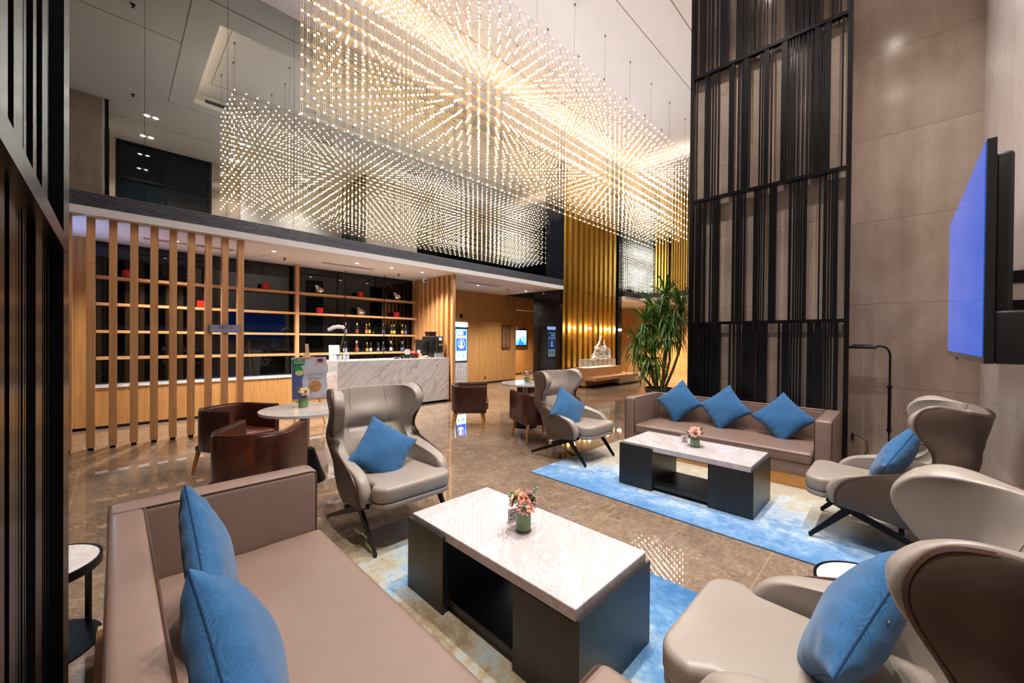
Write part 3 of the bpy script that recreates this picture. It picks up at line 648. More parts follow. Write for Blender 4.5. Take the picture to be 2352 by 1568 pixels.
d = thing('serving_tray', 'small wooden tray with white sachets beside the coffee machine', 'tray', (5.0, 7.74, CT)); MB().rbox(-.1, .12, -.06, .06, 0, .03, .006, 2).build('board', OAK_X, d)
for k in range(3): MB().box(-.08 + k * .05, -.04 + k * .05, -.04, .04, .03, .045 + .006 * k).build('sachet', WHITEPAPER, d)
d = thing('notice_card', 'white printed card standing at the left end of the bar counter', 'card', (3.12, 8.1, CT)); q = MB(); q.bar((0, 0, 0), (0, .03, .30), .21, .004, (0, 1, 0)); q.build('card', WHITEPAPER, d)
INK = plain('grey_ink', (120, 120, 122), 0.8)
MB().bar((-.05, -.0005, .262), (-.05, .0005, .27), .07, .004, (0, 1, 0)).build('print_line', INK, d)
d = thing('water_bottle', 'clear squat plastic water bottle on the counter beside the orchid', 'bottle', (3.2, 7.74, CT)); MB().lathe([(.05, 0), (.055, .02), (.055, .1), (.05, .14), (.02, .17), (.018, .18)], 18).build('bottle_body', plain('clear_pet', (196, 200, 204), 0.08, var=0.1, vs=30), d, True); MB().lathe([(.02, .178), (.02, .2)], 12).build('cap', WHITE, d); MB().lathe([(.0558, .05), (.0558, .1)], 18).build('label_band', WHITEPAPER, d, True)
# orchid
oc = thing('orchid', 'white orchid spray arching over the left end of the bar counter', 'orchid', (3.1, 7.82, CT))
MB().lathe([(.04, 0), (.05, .06), (.052, .1), (.046, .1), (.04, .02)], 18).build('pot', WHITE, oc, True)
LEAFG = plain('leaf_green', (46, 88, 30), 0.4); STEMG = plain('stem_green', (120, 122, 70), 0.5); PETALW = plain('white_petal', (236, 228, 228), 0.6)
def strap(a, L, wd, lift, droop, n=6):
    d_ = Vector((math.cos(a), math.sin(a), 0)); s_ = Vector((-math.sin(a), math.cos(a), 0)); vs = []
    for i in range(n + 1):
        t_ = i / n; p_ = d_ * (L * t_) + Vector((0, 0, lift * t_ - droop * t_ * t_)); ww = wd * (math.sin(PI * min(1, t_ * .9 + .1)) ** .6)
        vs += [p_ - s_ * ww, p_ + Vector((0, 0, -ww * .35)), p_ + s_ * ww]
    return vs, [(3 * i + k, 3 * i + k + 1, 3 * i + k + 4, 3 * i + k + 3) for i in range(n) for k in (0, 1)]
for a in (2.6, 3.6, .4): q = MB(); v_, f_ = strap(a, .17, .04, .14, .12); q.add([(x, y, z + .09) for x, y, z in v_], f_); q.build('leaf', LEAFG, oc, True)
path = [(0, 0, .1), (.05, .02, .3), (.1, .02, .5), (.12, .0, .58), (.07, -.01, .66), (-.04, -.02, .68), (-.16, -.03, .62)]
MB().tube(path, .006, 6).build('stem', STEMG, oc, True)
for k in range(11):
    t_ = k / 10; cx = .06 - .26 * t_; cz = .655 - .02 * t_ + .03 * math.sin(t_ * 3) - .03 * t_
    q = MB()
    for p in range(5):
        a = 2 * PI * p / 5 + k; q.ico((cx + .022 * math.cos(a), -.03 - .01 * (k % 2), cz + .022 * math.sin(a)), .02, 1, (1, .25, 1))
    q.ico((cx, -.045, cz), .008, 1); q.build('blossom', PETALW, oc, True)

# ================================================================== easel with poster
es = thing('easel', 'pine easel standing left of the marble counter', 'easel', (2.32, 7.12, 0))
for s_ in (-1, 1): MB().bar((s_ * .25, -.06, 0), (s_ * .03, .10, 1.22), .035, .02).build('leg', EASELWOOD, es)
MB().bar((0, .45, 0), (0, .12, 1.2), .035, .02).build('leg', EASELWOOD, es)
MB().bar((-.0, .03, .95), (-.0, .11, 1.38), .05, .02).build('mast', EASELWOOD, es); MB().box(-.1, .1, -.005, .03, 1.135, 1.165).build('clamp', EASELWOOD, es); MB().box(-.26, .26, -.07, .0, .435, .46).build('ledge', EASELWOOD, es)
po = thing('poster', 'menu poster of lime, cake and latte resting on the easel', 'poster', (2.32, 7.05, .46)); po.rotation_euler = (R(-6), 0, R(-4))
q = MB(); q.box(-.27, .27, .0, .015, 0, .70); q.build('board', plain('poster_board', (206, 208, 226), 0.45, var=0.12, vs=2.5), po)
def disc(name, cx, cz, rx, rz, m, y=-.001, n=28): MB().prism([(rx * math.cos(2 * PI * k / n), rz * math.sin(2 * PI * k / n)) for k in range(n)], 0, .001).build(name, m, po, loc=(cx, y, cz)).rotation_euler = (PI / 2, 0, 0)
PM = lambda n, c, r=.5, **k: plain(n, c, r, **k)
MB().add([(-.268, -.0005, .01), (-.05, -.0005, .01), (-.12, -.0005, .3), (-.08, -.0005, .45), (-.268, -.0005, .69)], [(0, 1, 2, 3, 4)]).build('print_blue_cloth', PM('print_slate', (88, 92, 150), var=0.25, vs=6), po)
disc('print_plate', .1, .5, .2, .19, PM('print_plate', (206, 206, 220)), -.002); disc('print_saucer', .08, .2, .2, .19, PM('print_saucer', (214, 220, 234)), -.003); disc('print_cup', .08, .21, .115, .12, PM('print_cupedge', (226, 208, 196)), -.0045); disc('print_latte', .08, .21, .098, .1, PM('print_latte', (206, 146, 104), var=0.3, vs=14), -.006)
disc('print_leaf', -.17, .62, .11, .07, PM('print_leaf', (24, 120, 70), var=.3, vs=14), -.002); disc('print_lime', -.17, .50, .06, .06, PM('print_lime', (34, 150, 80), var=.2), -.004); disc('print_lime_slice', -.155, .44, .065, .045, PM('print_slice', (206, 220, 130)), -.0055)
MB().add([(.06, -.004, .66), (.25, -.004, .685), (.26, -.004, .6), (.1, -.004, .53)], [(3, 2, 1, 0)]).build('print_cake', PM('print_cake', (222, 190, 180), var=.25, vs=16), po); disc('print_berries', .17, .64, .05, .035, PM('print_berry', (86, 60, 110), var=.3, vs=30), -.006)
TXW = PM('print_white', (240, 244, 240)); TXG = PM('print_grey', (110, 108, 116))
text('Coffee', .05, TXW, po, (-.16, -.006, .66)); text('Fairfield', .052, TXW, po, (-.155, -.006, .615))
for k in range(3): MB().box(-.05 + (.03 if k == 2 else 0), .22 - (.08 if k == 2 else 0), -.005, -.0035, .418 - k * .026, .424 - k * .026).build('print_text_line', TXG, po)
for k in range(2): MB().box(-.03, .2 - .06 * k, -.005, -.0035, .335 - k * .022, .344 - k * .022).build('print_text_line', PM('print_dark%d' % k, (60, 60, 72)), po)
# ================================================================== kiosks, small screens, notice
def kiosk(label, x, y, rz=0.0, h=2.0, writing=True):
    d = thing('charging_kiosk', label, 'kiosk', (x, y, 0), rz)
    q = MB(); q.rbox(-.26, .26, 0, .3, .0, h, .012, 2); q.build('cabinet', WHITE, d, True)
    MB().box(-.25, .25, -.012, 0, h - .13, h - .03).build('light_header', glow('kiosk_header_' + label[:4], (150, 190, 255), 7.0), d)
    MB().box(-.245, .245, -.02, 0, .78, h - .16).build('screen_bezel', BLACKPLASTIC, d)
    sc_ = MB().box(-.215, .215, -.024, -.02, .82, h - .22).build('screen', glow('kiosk_cyan_' + label[:4], (110, 206, 236), 1.6), d)
    if writing:
        MB().box(-.19, .19, -.027, -.024, 1.12, h - .27).build('screen_blue_field', glow('kiosk_blue', (28, 66, 214), 1.7), d)
        MB().box(-.2, .2, -.027, -.024, .84, 1.11).build('screen_white_field', glow('kiosk_white', (206, 238, 246), 1.6), d)
        wt_ = glow('kiosk_text', (226, 250, 255), 2.6); yl = glow('kiosk_text_mint', (206, 255, 224), 2.4)
        text('刷脸', .13, yl, d, (-.05, -.029, 1.65), sx=1.0); text('借充电宝', .1, wt_, d, (0, -.029, 1.535))
        def ring(r0, r1, cx, cz, m, nm): 
            q = MB(); n = 28; q.add([(cx + r * math.cos(2 * PI * k / n), -.0285, cz + r * 1.1 * math.sin(2 * PI * k / n)) for r in (r0, r1) for k in range(n)], [(k, (k + 1) % n, n + (k + 1) % n, n + k) for k in range(n)]); q.build(nm, m, d)
        ring(.112, .13, 0, 1.33, glow('kiosk_ring', (150, 200, 240), 2.0), 'screen_ring')
        q = MB(); q.prism([(.05 * math.cos(2 * PI * k / 16), .06 * math.sin(2 * PI * k / 16)) for k in range(16)], 0, .001); o = q.build('screen_face', wt_, d, loc=(0, -.0285, 1.36)); o.rotation_euler = (PI / 2, 0, 0)
        q = MB(); q.prism([(-.03, .04), (-.03, 0), (-.075, -.03), (-.075, -.07), (.075, -.07), (.075, -.03), (.03, 0), (.03, .04)], 0, .001); o = q.build('screen_bust', wt_, d, loc=(0, -.0285, 1.29)); o.rotation_euler = (PI / 2, 0, 0)
        for cx, c_ in ((-.09, (120, 196, 120)), (.09, (70, 186, 206))):
            q = MB(); q.prism([(.045 * math.cos(2 * PI * k / 18), .055 * math.sin(2 * PI * k / 18)) for k in range(18)], 0, .001); o = q.build('screen_button', glow('kiosk_btn_%d' % c_[0], c_, 1.2), d, loc=(cx, -.0285, .98)); o.rotation_euler = (PI / 2, 0, 0)
    sl = MB().box(-.03, .03, -.006, 0, -.006, .006).mesh('slot', GREYPLASTIC); sb = MB().box(-.03, .03, -.006, 0, -.008, .008).mesh('slot', plain('slot_blue_' + label[:4], (50, 60, 190), 0.4))
    for i in range(5):
        for j in range(10): link('slot', sb if (i * 7 + j * 5) % 9 in (0, 4) and j > 4 else sl, d, (-.2 + i * .1, 0, .26 + j * .05))
    MB().box(-.24, .24, .02, .28, 0, .01).build('base', BLACKPLASTIC, d)
    return d
kiosk('phone charging kiosk with blue face scanning screen beside the oak partition', 7.42, 9.52)
kiosk('blue lit vending kiosk partly hidden behind the oak posts at the far left', -0.86, 8.35, 0.0, 2.05, False)
spot('kiosk_glow_lamp', (-.86, 8.2, 1.95), 20, (.22, .4, 1.0), 150, .9, None, .15, (-.2, 7.9, 3.0))
tv = thing('wall_display', 'small wall screen with a blue picture in the corridor', 'screen', (12.06, 11.48, 1.55))
MB().box(-.42, .42, -.05, 0, -.36, .36).build('bezel', BLACKPLASTIC, tv)
m, t = mat('corridor_picture'); pz = t.n('TexCoord').outputs['Object']
gz = t.n('SeparateXYZ', {0: pz}); nn = t.noise(pz, 2.6, 4, 0.6, 0.8)
cc = t.ramp(t.math('ADD', t.math('MULTIPLY', gz.outputs[2], 0.7), nn), [(0.35, lin((30, 110, 190))), (0.5, lin((120, 190, 236))), (0.62, lin((206, 232, 246))), (0.8, lin((110, 180, 236)))])
t.set(Base_Color=(0, 0, 0, 1), Emission_Color=cc, Emission_Strength=1.5); PICT = m
MB().box(-.38, .38, -.053, -.05, -.31, .31).build('screen', PICT, tv)
MB().prism([(-.12, -.31), (-.02, .02), (.1, -.14), (.24, -.31)], 0, .001).build('screen_silhouette', glow('silhouette_blue', (24, 110, 180), 0.9), tv, loc=(0, -.054, 0)).rotation_euler = (PI / 2, 0, 0)
nt_ = thing('framed_notice', 'tall bronze framed notice on the oak wall beside the corridor opening', 'notice', (9.7, 9.88, 1.56))
FR = plain('notice_frame', (86, 48, 30), 0.35, 0.4); MB().box(-.19, .19, 0, .02, -.41, .41).build('plate', plain('notice_plate', (176, 132, 92), 0.25, 0.3), nt_)
q = MB(); q.box(-.2, -.185, -.012, .01, -.42, .42); q.box(.185, .2, -.012, .01, -.42, .42)
for z in (-.42, -.37, .36, .405): q.box(-.2, .2, -.012, .01, z, z + .015)
q.build('frame', FR, nt_)
for k, wd in enumerate((.11, .07, .05, .06, .08, .05, .09, .07, .05, .08, .06, .04, .06, .09, .07)): MB().box(-wd, wd, -.004, 0, .30 - k * .044, .312 - k * .044).build('print_line', FR, nt_)
d = thing('wall_switch', 'small square black switch plate on the oak wall above the kiosk', 'switch', (7.72, 9.89, 2.2)); MB().rbox(-.045, .045, -.012, .006, -.06, .06, .004, 2).build('plate', BLACKPLASTIC, d)
d = thing('door_knob', 'small round dark pull low on the oak service door', 'pull', (8.74, 9.885, .2)); MB().lathe([(.028, 0), (.034, .012), (.02, .02)], 16).build('knob', BLACKPLASTIC, d, True).rotation_euler = (PI / 2, 0, 0)

# ================================================================== gold fin column with black marble sides
gc = struct(link('wall_column', None))
MB().box(9.6, 9.74, 7.43, 8.5, 0, CZ).build('black_marble_side', BLACKSTONE, gc)
MB().box(9.62, 13.34, 7.62, 8.5, 0, CZ).build('column_core', BLACKSTONE, gc)
MB().box(13.1, 13.34, 7.43, 8.5, 0, CZ).build('black_marble_side', BLACKSTONE, gc)
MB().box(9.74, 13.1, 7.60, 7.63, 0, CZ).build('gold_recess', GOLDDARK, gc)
n = 11; st = (13.1 - 9.74) / n
for k in range(n):
    x0 = 9.76 + k * st
    for z0, z1 in ((0, 3.03), (3.036, CZ)): MB().box(x0, x0 + st * .52, 7.47, 7.6, z0, z1).build('gold_fin', GOLD, gc)
BULB = glow('bulb', (255, 214, 160), 60.0)
for k, x in enumerate((10.31, 11.2, 12.35, 13.22)):
    d = thing('wall_lamp', ['leftmost bare bulb on the gold fins', 'second bare bulb from the left on the gold fins', 'third bare bulb from the left on the gold fins', 'bare bulb on the black edge right of the gold fins'][k], 'lamp', (x, 7.42, 1.87), 0, 'bare bulbs on the gold column')
    MB().lathe([(.012, 0), (.012, .05)], 8).build('stem', BRASS, d).rotation_euler = (-PI / 2, 0, 0); MB().ico((0, -.02, 0), .042, 2).build('bulb', BULB, d, True)
    pd = bpy.data.lights.new('bulb_light', 'POINT'); pd.energy = 10; pd.color = (1, .76, .46); pd.shadow_soft_size = .03; link('bulb_light', pd, d, (0, -.06, 0))
# podium, case, sculpture
pd_ = thing('display_podium', 'stepped oak and marble podium in front of the gold column', 'podium')
MB().box(10.25, 11.8, 6.92, 7.42, .05, .24).build('oak_foot', OAK_X, pd_); MB().box(10.2, 12.95, 6.52, 7.42, .24, .335).build('lower_step', OAK_X, pd_); MB().box(10.2, 12.5, 6.92, 7.42, .335, .60).build('upper_step', OAK_X, pd_)
MB().box(11.8, 13.5, 6.62, 7.2, .05, .24).build('marble_block', WHITEMARBLE, pd_); q = MB(); q.box(10.3, 11.8, 6.97, 7.4, 0, .05); q.box(11.85, 13.45, 6.67, 7.2, 0, .05); q.build('recessed_base', BLACKMETAL, pd_)
cs = thing('display_case', 'low clear glass case on top of the oak podium', 'display case', (11.25, 7.12, .60))
MB().box(-.78, .78, -.17, .17, 0, .012).build('lit_base', glow('case_base_light', (255, 238, 190), 0.7), cs)
q = MB(); q.box(-.8, .8, -.19, -.184, 0, .24); q.box(-.8, .8, .184, .19, 0, .24); q.box(-.8, -.794, -.184, .184, 0, .24); q.box(.794, .8, -.184, .184, 0, .24); q.build('glass_sides', ACRYLIC, cs); MB().box(-.8, .8, -.19, .19, .24, .25).build('glass_top', ACRYLIC, cs)
q = MB(); e_ = .006
for x in (-.8, .8):
    for y in (-.19, .19): q.box(x - e_, x + e_, y - e_, y + e_, 0, .252)
for y in (-.19, .19): q.box(-.8, .8, y - e_, y + e_, .244, .256)
for x in (-.8, .8): q.box(x - e_, x + e_, -.19, .19, .244, .256)
q.build('edge_trim', WHITE, cs)
sp_ = thing('sculpture', 'white gnarled rootlike sculpture with two peaks on the glass case', 'sculpture', (11.45, 7.12, .855))
q = MB(); rnd = random.Random(3)
def limb(pts, r0, r1):
    N_ = 14; P = [Vector(p) for p in pts]; out = []
    for i in range(N_ + 1):
        s_ = i / N_ * (len(P) - 1); k = min(int(s_), len(P) - 2); f_ = s_ - k; p_ = P[k].lerp(P[k + 1], f_); out.append(p_ + Vector((rnd.uniform(-1, 1), rnd.uniform(-1, 1), rnd.uniform(-1, 1))) * .018)
    q.tube(out, [(r0 + (r1 - r0) * i / N_) * rnd.uniform(.7, 1.35) for i in range(N_ + 1)], 7)
limb([(-.5, 0, .0), (-.35, .02, .15), (-.28, 0, .34), (-.12, 0, .52), (-.02, 0, .70), (.0, 0, .78)], .055, .012)
limb([(-.02, 0, .62), (-.06, .02, .72), (-.09, 0, .8)], .022, .01); limb([(-.25, 0, .34), (-.1, -.03, .3), (.04, -.04, .2), (.1, 0, .08)], .04, .028)
limb([(.3, 0, 0), (.18, 0, .2), (.25, 0, .42), (.22, .01, .55), (.2, 0, .64)], .06, .013); limb([(.25, 0, .42), (.38, 0, .32), (.52, -.02, .3), (.58, 0, .2), (.5, 0, .05)], .035, .03); limb([(-.55, 0, .03), (-.2, -.04, .06), (.2, .02, .05), (.55, 0, .05)], .05, .05)
for k in range(46): q.ico((rnd.uniform(-.52, .58), rnd.uniform(-.07, .07), abs(rnd.gauss(.05, .09)) + (.1 if rnd.random() > .5 else 0)), rnd.uniform(.015, .042), 1, (1, .8, 1), .3)
for k in range(14): a = Vector((rnd.uniform(-.45, .55), rnd.uniform(-.05, .05), rnd.uniform(.1, .35))); limb([a, a + Vector((rnd.uniform(-.1, .1), 0, rnd.uniform(.03, .12))), a + Vector((rnd.uniform(-.14, .14), 0, rnd.uniform(.08, .16)))], .02, .007)
q.build('carved_body', PORCELAIN, sp_, True, angle=70)
spot('podium_fill', (11.3, 6.4, 3.6), 40, (1, .9, .75), 50, .6, None, .05, (11.3, 7.1, .9))  # added spot hanging free in the air, brightens podium and sculpture

# ================================================================== big potted dracaena and the small palm at the left
LEAFA = plain('dracaena_leaf', (88, 136, 52), 0.36, var=0.28, vs=5); BARK = plain('bark', (150, 122, 84), 0.8, var=0.2, vs=18, bump=.4, bs=40); SOIL = plain('soil', (40, 30, 24), 0.9); POTG = plain('grey_pot', (74, 72, 70), 0.5)
def leaf_mesh(L, wd, up_, droop, twist):
    vs = []; n = 9
    for i in range(n + 1):
        t_ = i / n; x = L * (t_ - .30 * t_ ** 3 * droop); z = L * (up_ * t_ - droop * 1.25 * t_ ** 2.0); ww = wd * (1 - t_ ** 2.4) * (.55 + .45 * min(1, t_ * 5)); tw = twist * t_
        vs += [(x, -ww * math.cos(tw), z - ww * math.sin(tw)), (x, 0, z - ww * .28), (x, ww * math.cos(tw), z + ww * math.sin(tw))]
    return vs, [(3 * i + k, 3 * i + k + 1, 3 * i + k + 4, 3 * i + k + 3) for i in range(n) for k in (0, 1)]
pt = thing('potted_dracaena', 'tall multi-stemmed potted dracaena with arching strap leaves behind the far sofa', 'plant', (8.4, 3.75, 0))
MB().lathe([(.2, 0), (.27, .3), (.3, .42), (.3, .46), (.27, .46), (.26, .4)], 28).build('pot', POTG, pt, True); MB().lathe([(.265, .38), (.265, .41)], 24).build('soil', SOIL, pt)
rnd = random.Random(11)
stems = [((-.05, .1), (-.3, .36), 1.05), ((.0, .05), (-.1, .28), 1.5), ((.05, -.05), (.15, -.05), 2.1), ((.1, .0), (.05, -.22), 1.35), ((.0, -.1), (.25, -.36), 1.85), ((-.08, 0), (-.25, .05), .8), ((.08, .08), (.25, .22), 1.75), ((.02, -.02), (.1, -.12), 1.65)]
LM = []
for k in range(7):
    q = MB(); v_, f_ = leaf_mesh(.52 + .06 * (k % 3), .019 + .003 * (k % 2), [.9, .6, 1.15, .35, .75, 1.3, .1][k], [.8, .9, .7, .95, 1.1, .6, .8][k], [.2, -.3, .4, 0, -.2, .3, .1][k]); q.add(v_, f_); LM.append(q)
LMM = [q.mesh('leaf', LEAFA, True, 180) for q in LM]
rest = MB(); total = 0
places = []
for (bx, by), (tx, ty), h in stems:
    mid = Vector((bx * .3 + tx * .9, by * .3 + ty * .9, .4 + h * .5))
    P = [Vector((bx, by, .4)), Vector((bx + (tx - bx) * .55, by + (ty - by) * .55, .4 + h * .25)), mid, Vector((tx, ty, .4 + h))]
    MB().tube(P, [.032, .028, .024, .018], 8).build('stem', BARK, pt, True)
    for lv in range(3):
        for k in range(38):
            a = rnd.uniform(0, 2 * PI); zz = .4 + h - lv * .16 + rnd.uniform(-.05, .05); f_ = max(0, (lv * .16) / h)
            c_ = P[3].lerp(P[2], min(1, lv * .3)); places.append((Vector((c_.x, c_.y, zz)), a, rnd.choice(([0, 2, 5], [0, 1, 4], [1, 3, 4, 6])[lv]), rnd.uniform(.75, 1.15), rnd.uniform(-.25, .2)))
rnd.shuffle(places)
for i, (p_, a, k, s_, tl) in enumerate(places):
    M_ = Matrix.Translation(p_) @ Matrix.Rotation(a, 4, 'Z') @ Matrix.Rotation(-tl, 4, 'Y') @ Matrix.Scale(s_, 4)
    if i < 300: o = link('leaf', LMM[k], pt); o.matrix_local = M_
    else: rest.add([M_ @ Vector(v) for v in LM[k].v], LM[k].f)
rest.build('leaves', LEAFA, pt, True, angle=180)['kind'] = 'stuff'
pm_ = thing('potted_palm', 'small palm with thin drooping leaves at the left edge before the oak posts', 'plant', (-.66, 6.1, 0))
MB().lathe([(.14, 0), (.18, .3), (.2, .34), (.17, .34), (.16, .3)], 22).build('pot', POTG, pm_, True)
MB().tube([(0, 0, .3), (.02, 0, .9), (.0, 0, 1.5)], [.025, .02, .012], 8).build('stem', BARK, pm_, True)
for k in range(34):
    M_ = Matrix.Translation((0, 0, .75 + .95 * (k / 34))) @ Matrix.Rotation(k * 2.4, 4, 'Z') @ Matrix.Rotation(rnd.uniform(-.3, .2), 4, 'Y') @ Matrix.Scale(rnd.uniform(.6, .85), 4); o = link('leaf', LMM[k % 7], pm_); o.matrix_local = M_
# ================================================================== rugs
def rug_mat(name, axis, lo, hi, c_edge, c_mid, c_far, flip=False):
    m, t = mat(name); src = t.n('NewGeometry').outputs['Position']; sx = t.n('SeparateXYZ', {0: src})
    g_ = t.n('MapRange', {0: sx.outputs[axis], 1: lo, 2: hi}).outputs[0]
    n1 = t.noise(t.pos((1, 1, 1)), 1.7, 7, 0.62, 0.4); n2 = t.noise(t.pos((30, 4, 1)), 2.0, 4, .6); n3 = t.noise(t.pos((1, 1, 1)), 11.0, 8, .75, .3)
    f = t.math('ADD', t.math('ADD', g_, t.math('MULTIPLY', t.math('SUBTRACT', n1, .5), 1.7)), t.math('MULTIPLY', t.math('SUBTRACT', n3, .5), 1.4))
    f = t.math('ADD', f, t.math('MULTIPLY', t.math('SUBTRACT', n2, .5), .25))
    c = t.ramp(f, [(0.0, lin(c_edge[0])), (0.26, lin(c_edge[1])), (0.46, lin(c_mid[0])), (0.62, lin(c_mid[1])), (0.78, lin(c_far[0])), (1.0, lin(c_far[1]))])
    t.set(Base_Color=c, Roughness=0.95, Specular_IOR_Level=0.1, Sheen_Weight=0.2)
    t.bump(t.noise(t.pos((1, 1, 1)), 260, 2), .5, .006)
    return m
RUG2 = rug_mat('blue_cream_rug', 0, 3.25, 4.6, ((92, 140, 188), (124, 164, 206)), ((166, 192, 220), (204, 210, 214)), ((206, 196, 172), (190, 176, 152)))
RUG1 = rug_mat('blue_tan_rug', 0, 2.55, 0.9, ((66, 116, 168), (98, 144, 188)), ((130, 170, 204), (184, 190, 186)), ((186, 170, 142), (158, 136, 106)))
r2 = tag(MB().rbox(3.30, 5.765, -0.25, 2.95, 0.0, 0.014, .005, 1).build('rug', RUG2), 'blue and cream mottled rug under the far coffee table and sofa', 'rug', 'mottled rugs')
r1 = tag(MB().rbox(-0.06, 2.42, -0.25, 2.90, 0.0, 0.014, .005, 1).build('rug', RUG1), 'blue and tan mottled rug under the near coffee table', 'rug', 'mottled rugs')
RZ = 0.0145

# ================================================================== sofas
def make_sofa(label, loc, rz):
    s = thing('sofa', label, 'sofa', loc, rz, 'mocha leather sofas'); L, D, H = 2.2, .86, .715; hl = L / 2; hd = D / 2; A = .15; BK = .125
    q = MB(); q.box(-hl - .04, hl + .04, -hd - .035, hd - .02, 0, .13); q.build('plinth', OAK_Y, s)
    q = MB(); q.rbox(-hl + .01, hl - .01, -hd + .02, hd - .01, .13, .26, .012, 2); q.build('base', MOCHA, s, True)
    for sg_ in (-1, 1):
        x0, x1 = (hl - A, hl) if sg_ > 0 else (-hl, -hl + A)
        arm = MB().rbox(x0, x1, -hd, hd, .13, H, .03, 4).build('arm', MOCHA, s, True)
        for xx in ((x0 + .008), (x1 - .008)):
            MB().tube([(xx, -hd + .02, H - .008), (xx, hd - .035, H - .008), (xx, hd - .016, H - .016), (xx, hd - .008, H - .035), (xx, hd - .008, .5), (xx, hd - .008, .15)], .0055, 6).build('piping', MOCHAPIPE, arm, True)
    bk_ = MB().rbox(-hl + A - .01, hl - A + .01, -hd, -hd + BK, .13, H, .03, 4).build('backrest', MOCHA, s, True)
    for yy in (-hd + .008, -hd + BK - .008): MB().tube([(-hl + (A if yy > -hd + .05 else .01), yy, H - .008), (hl - (A if yy > -hd + .05 else .01), yy, H - .008)], .0055, 6).build('piping', MOCHAPIPE, bk_, True)
    wr = random.Random(5)
    def crown(v):
        u = v.x / (hl - A); w_ = (v.y - (-.02)) / .43; top = max(0, (v.z - .25) / .12)
        dz = top * .022 * (1 - u * u) * (1 - min(1, abs(w_)) ** 2)
        dz += top * .004 * math.sin(v.x * 23 + v.y * 9) * math.sin(v.y * 17) * (1 - min(1, abs(w_)) ** 4)
        return Vector((v.x, v.y, v.z + dz))
    seat = MB().rbox(-hl + A + .004, hl - A - .004, -hd + BK - .01, hd + .015, .255, .375, .035, 4, sub=14, fn=crown).build('seat_cushion', MOCHA, s, True)
    MB().tube([(-hl + A + .02, hd + .012, .345), (hl - A - .02, hd + .012, .345)], .0045, 6).build('piping', MOCHAPIPE, seat, True)
    return s
make_sofa('mocha leather sofa in front of the tall pillar screen with three blue cushions', (5.297, 1.552, RZ), R(90))
make_sofa('near mocha leather sofa at lower left with two blue cushions', (0.41, 1.462, RZ), R(-90))
for o in list(bpy.data.objects):
    pass

# ================================================================== wing chairs
def U_row(w, yF, yb, r, ze, zb, nS=8, nA=8, nB=7, flare=0.0):
    """half-U path points from right front tip round the back to the left front tip"""
    yc = min(yb + r, yF - 1e-4); rr = yc - yb; pts = []
    for i in range(nS): t_ = i / nS; pts.append((w + flare * (1 - t_), yF + (yc - yF) * t_))
    for i in range(nA): a = i / nA * PI / 2; pts.append((w - r + r * math.cos(a), yc - rr * math.sin(a)))
    for i in range(nB + 1): pts.append(((w - r) * (1 - i / nB), yb - .0))
    n = len(pts) - 1; out = []
    for i, (x, y) in enumerate(pts):
        k = i / n; s_ = k * k * (3 - 2 * k); out.append(Vector((x, y, ze + (zb - ze) * s_)))
    left = [Vector((-p.x, p.y, p.z)) for p in out[:-1]][::-1]
    return out + left
ROWS = [ # w, yF, yb, r, ze, zb, flare
    (0.272, .36, -.10, .20, .315, .20, .0), (0.287, .385, -.15, .20, .375, .30, .0), (0.292, .372, -.185, .20, .435, .40, .0), (0.294, .33, -.205, .20, .49, .48, .0),
    (0.294, .255, -.22, .20, .525, .54, .0), (0.292, .13, -.235, .19, .545, .585, .0), (0.287, .0, -.245, .16, .565, .615, .0), (0.278, -.105, -.258, .13, .605, .65, .0),
    (0.269, -.158, -.275, .10, .665, .695, .0), (0.268, -.165, -.288, .10, .725, .735, .0), (0.274, -.135, -.295, .13, .80, .79, .006), (0.284, -.08, -.305, .15, .865, .855, .012), (0.292, -.042, -.318, .16, .925, .92, .016),
    (0.294, -.035, -.33, .165, .98, .985, .018), (0.290, -.055, -.342, .165, 1.028, 1.035, .014), (0.280, -.085, -.352, .15, 1.058, 1.066, .010)]
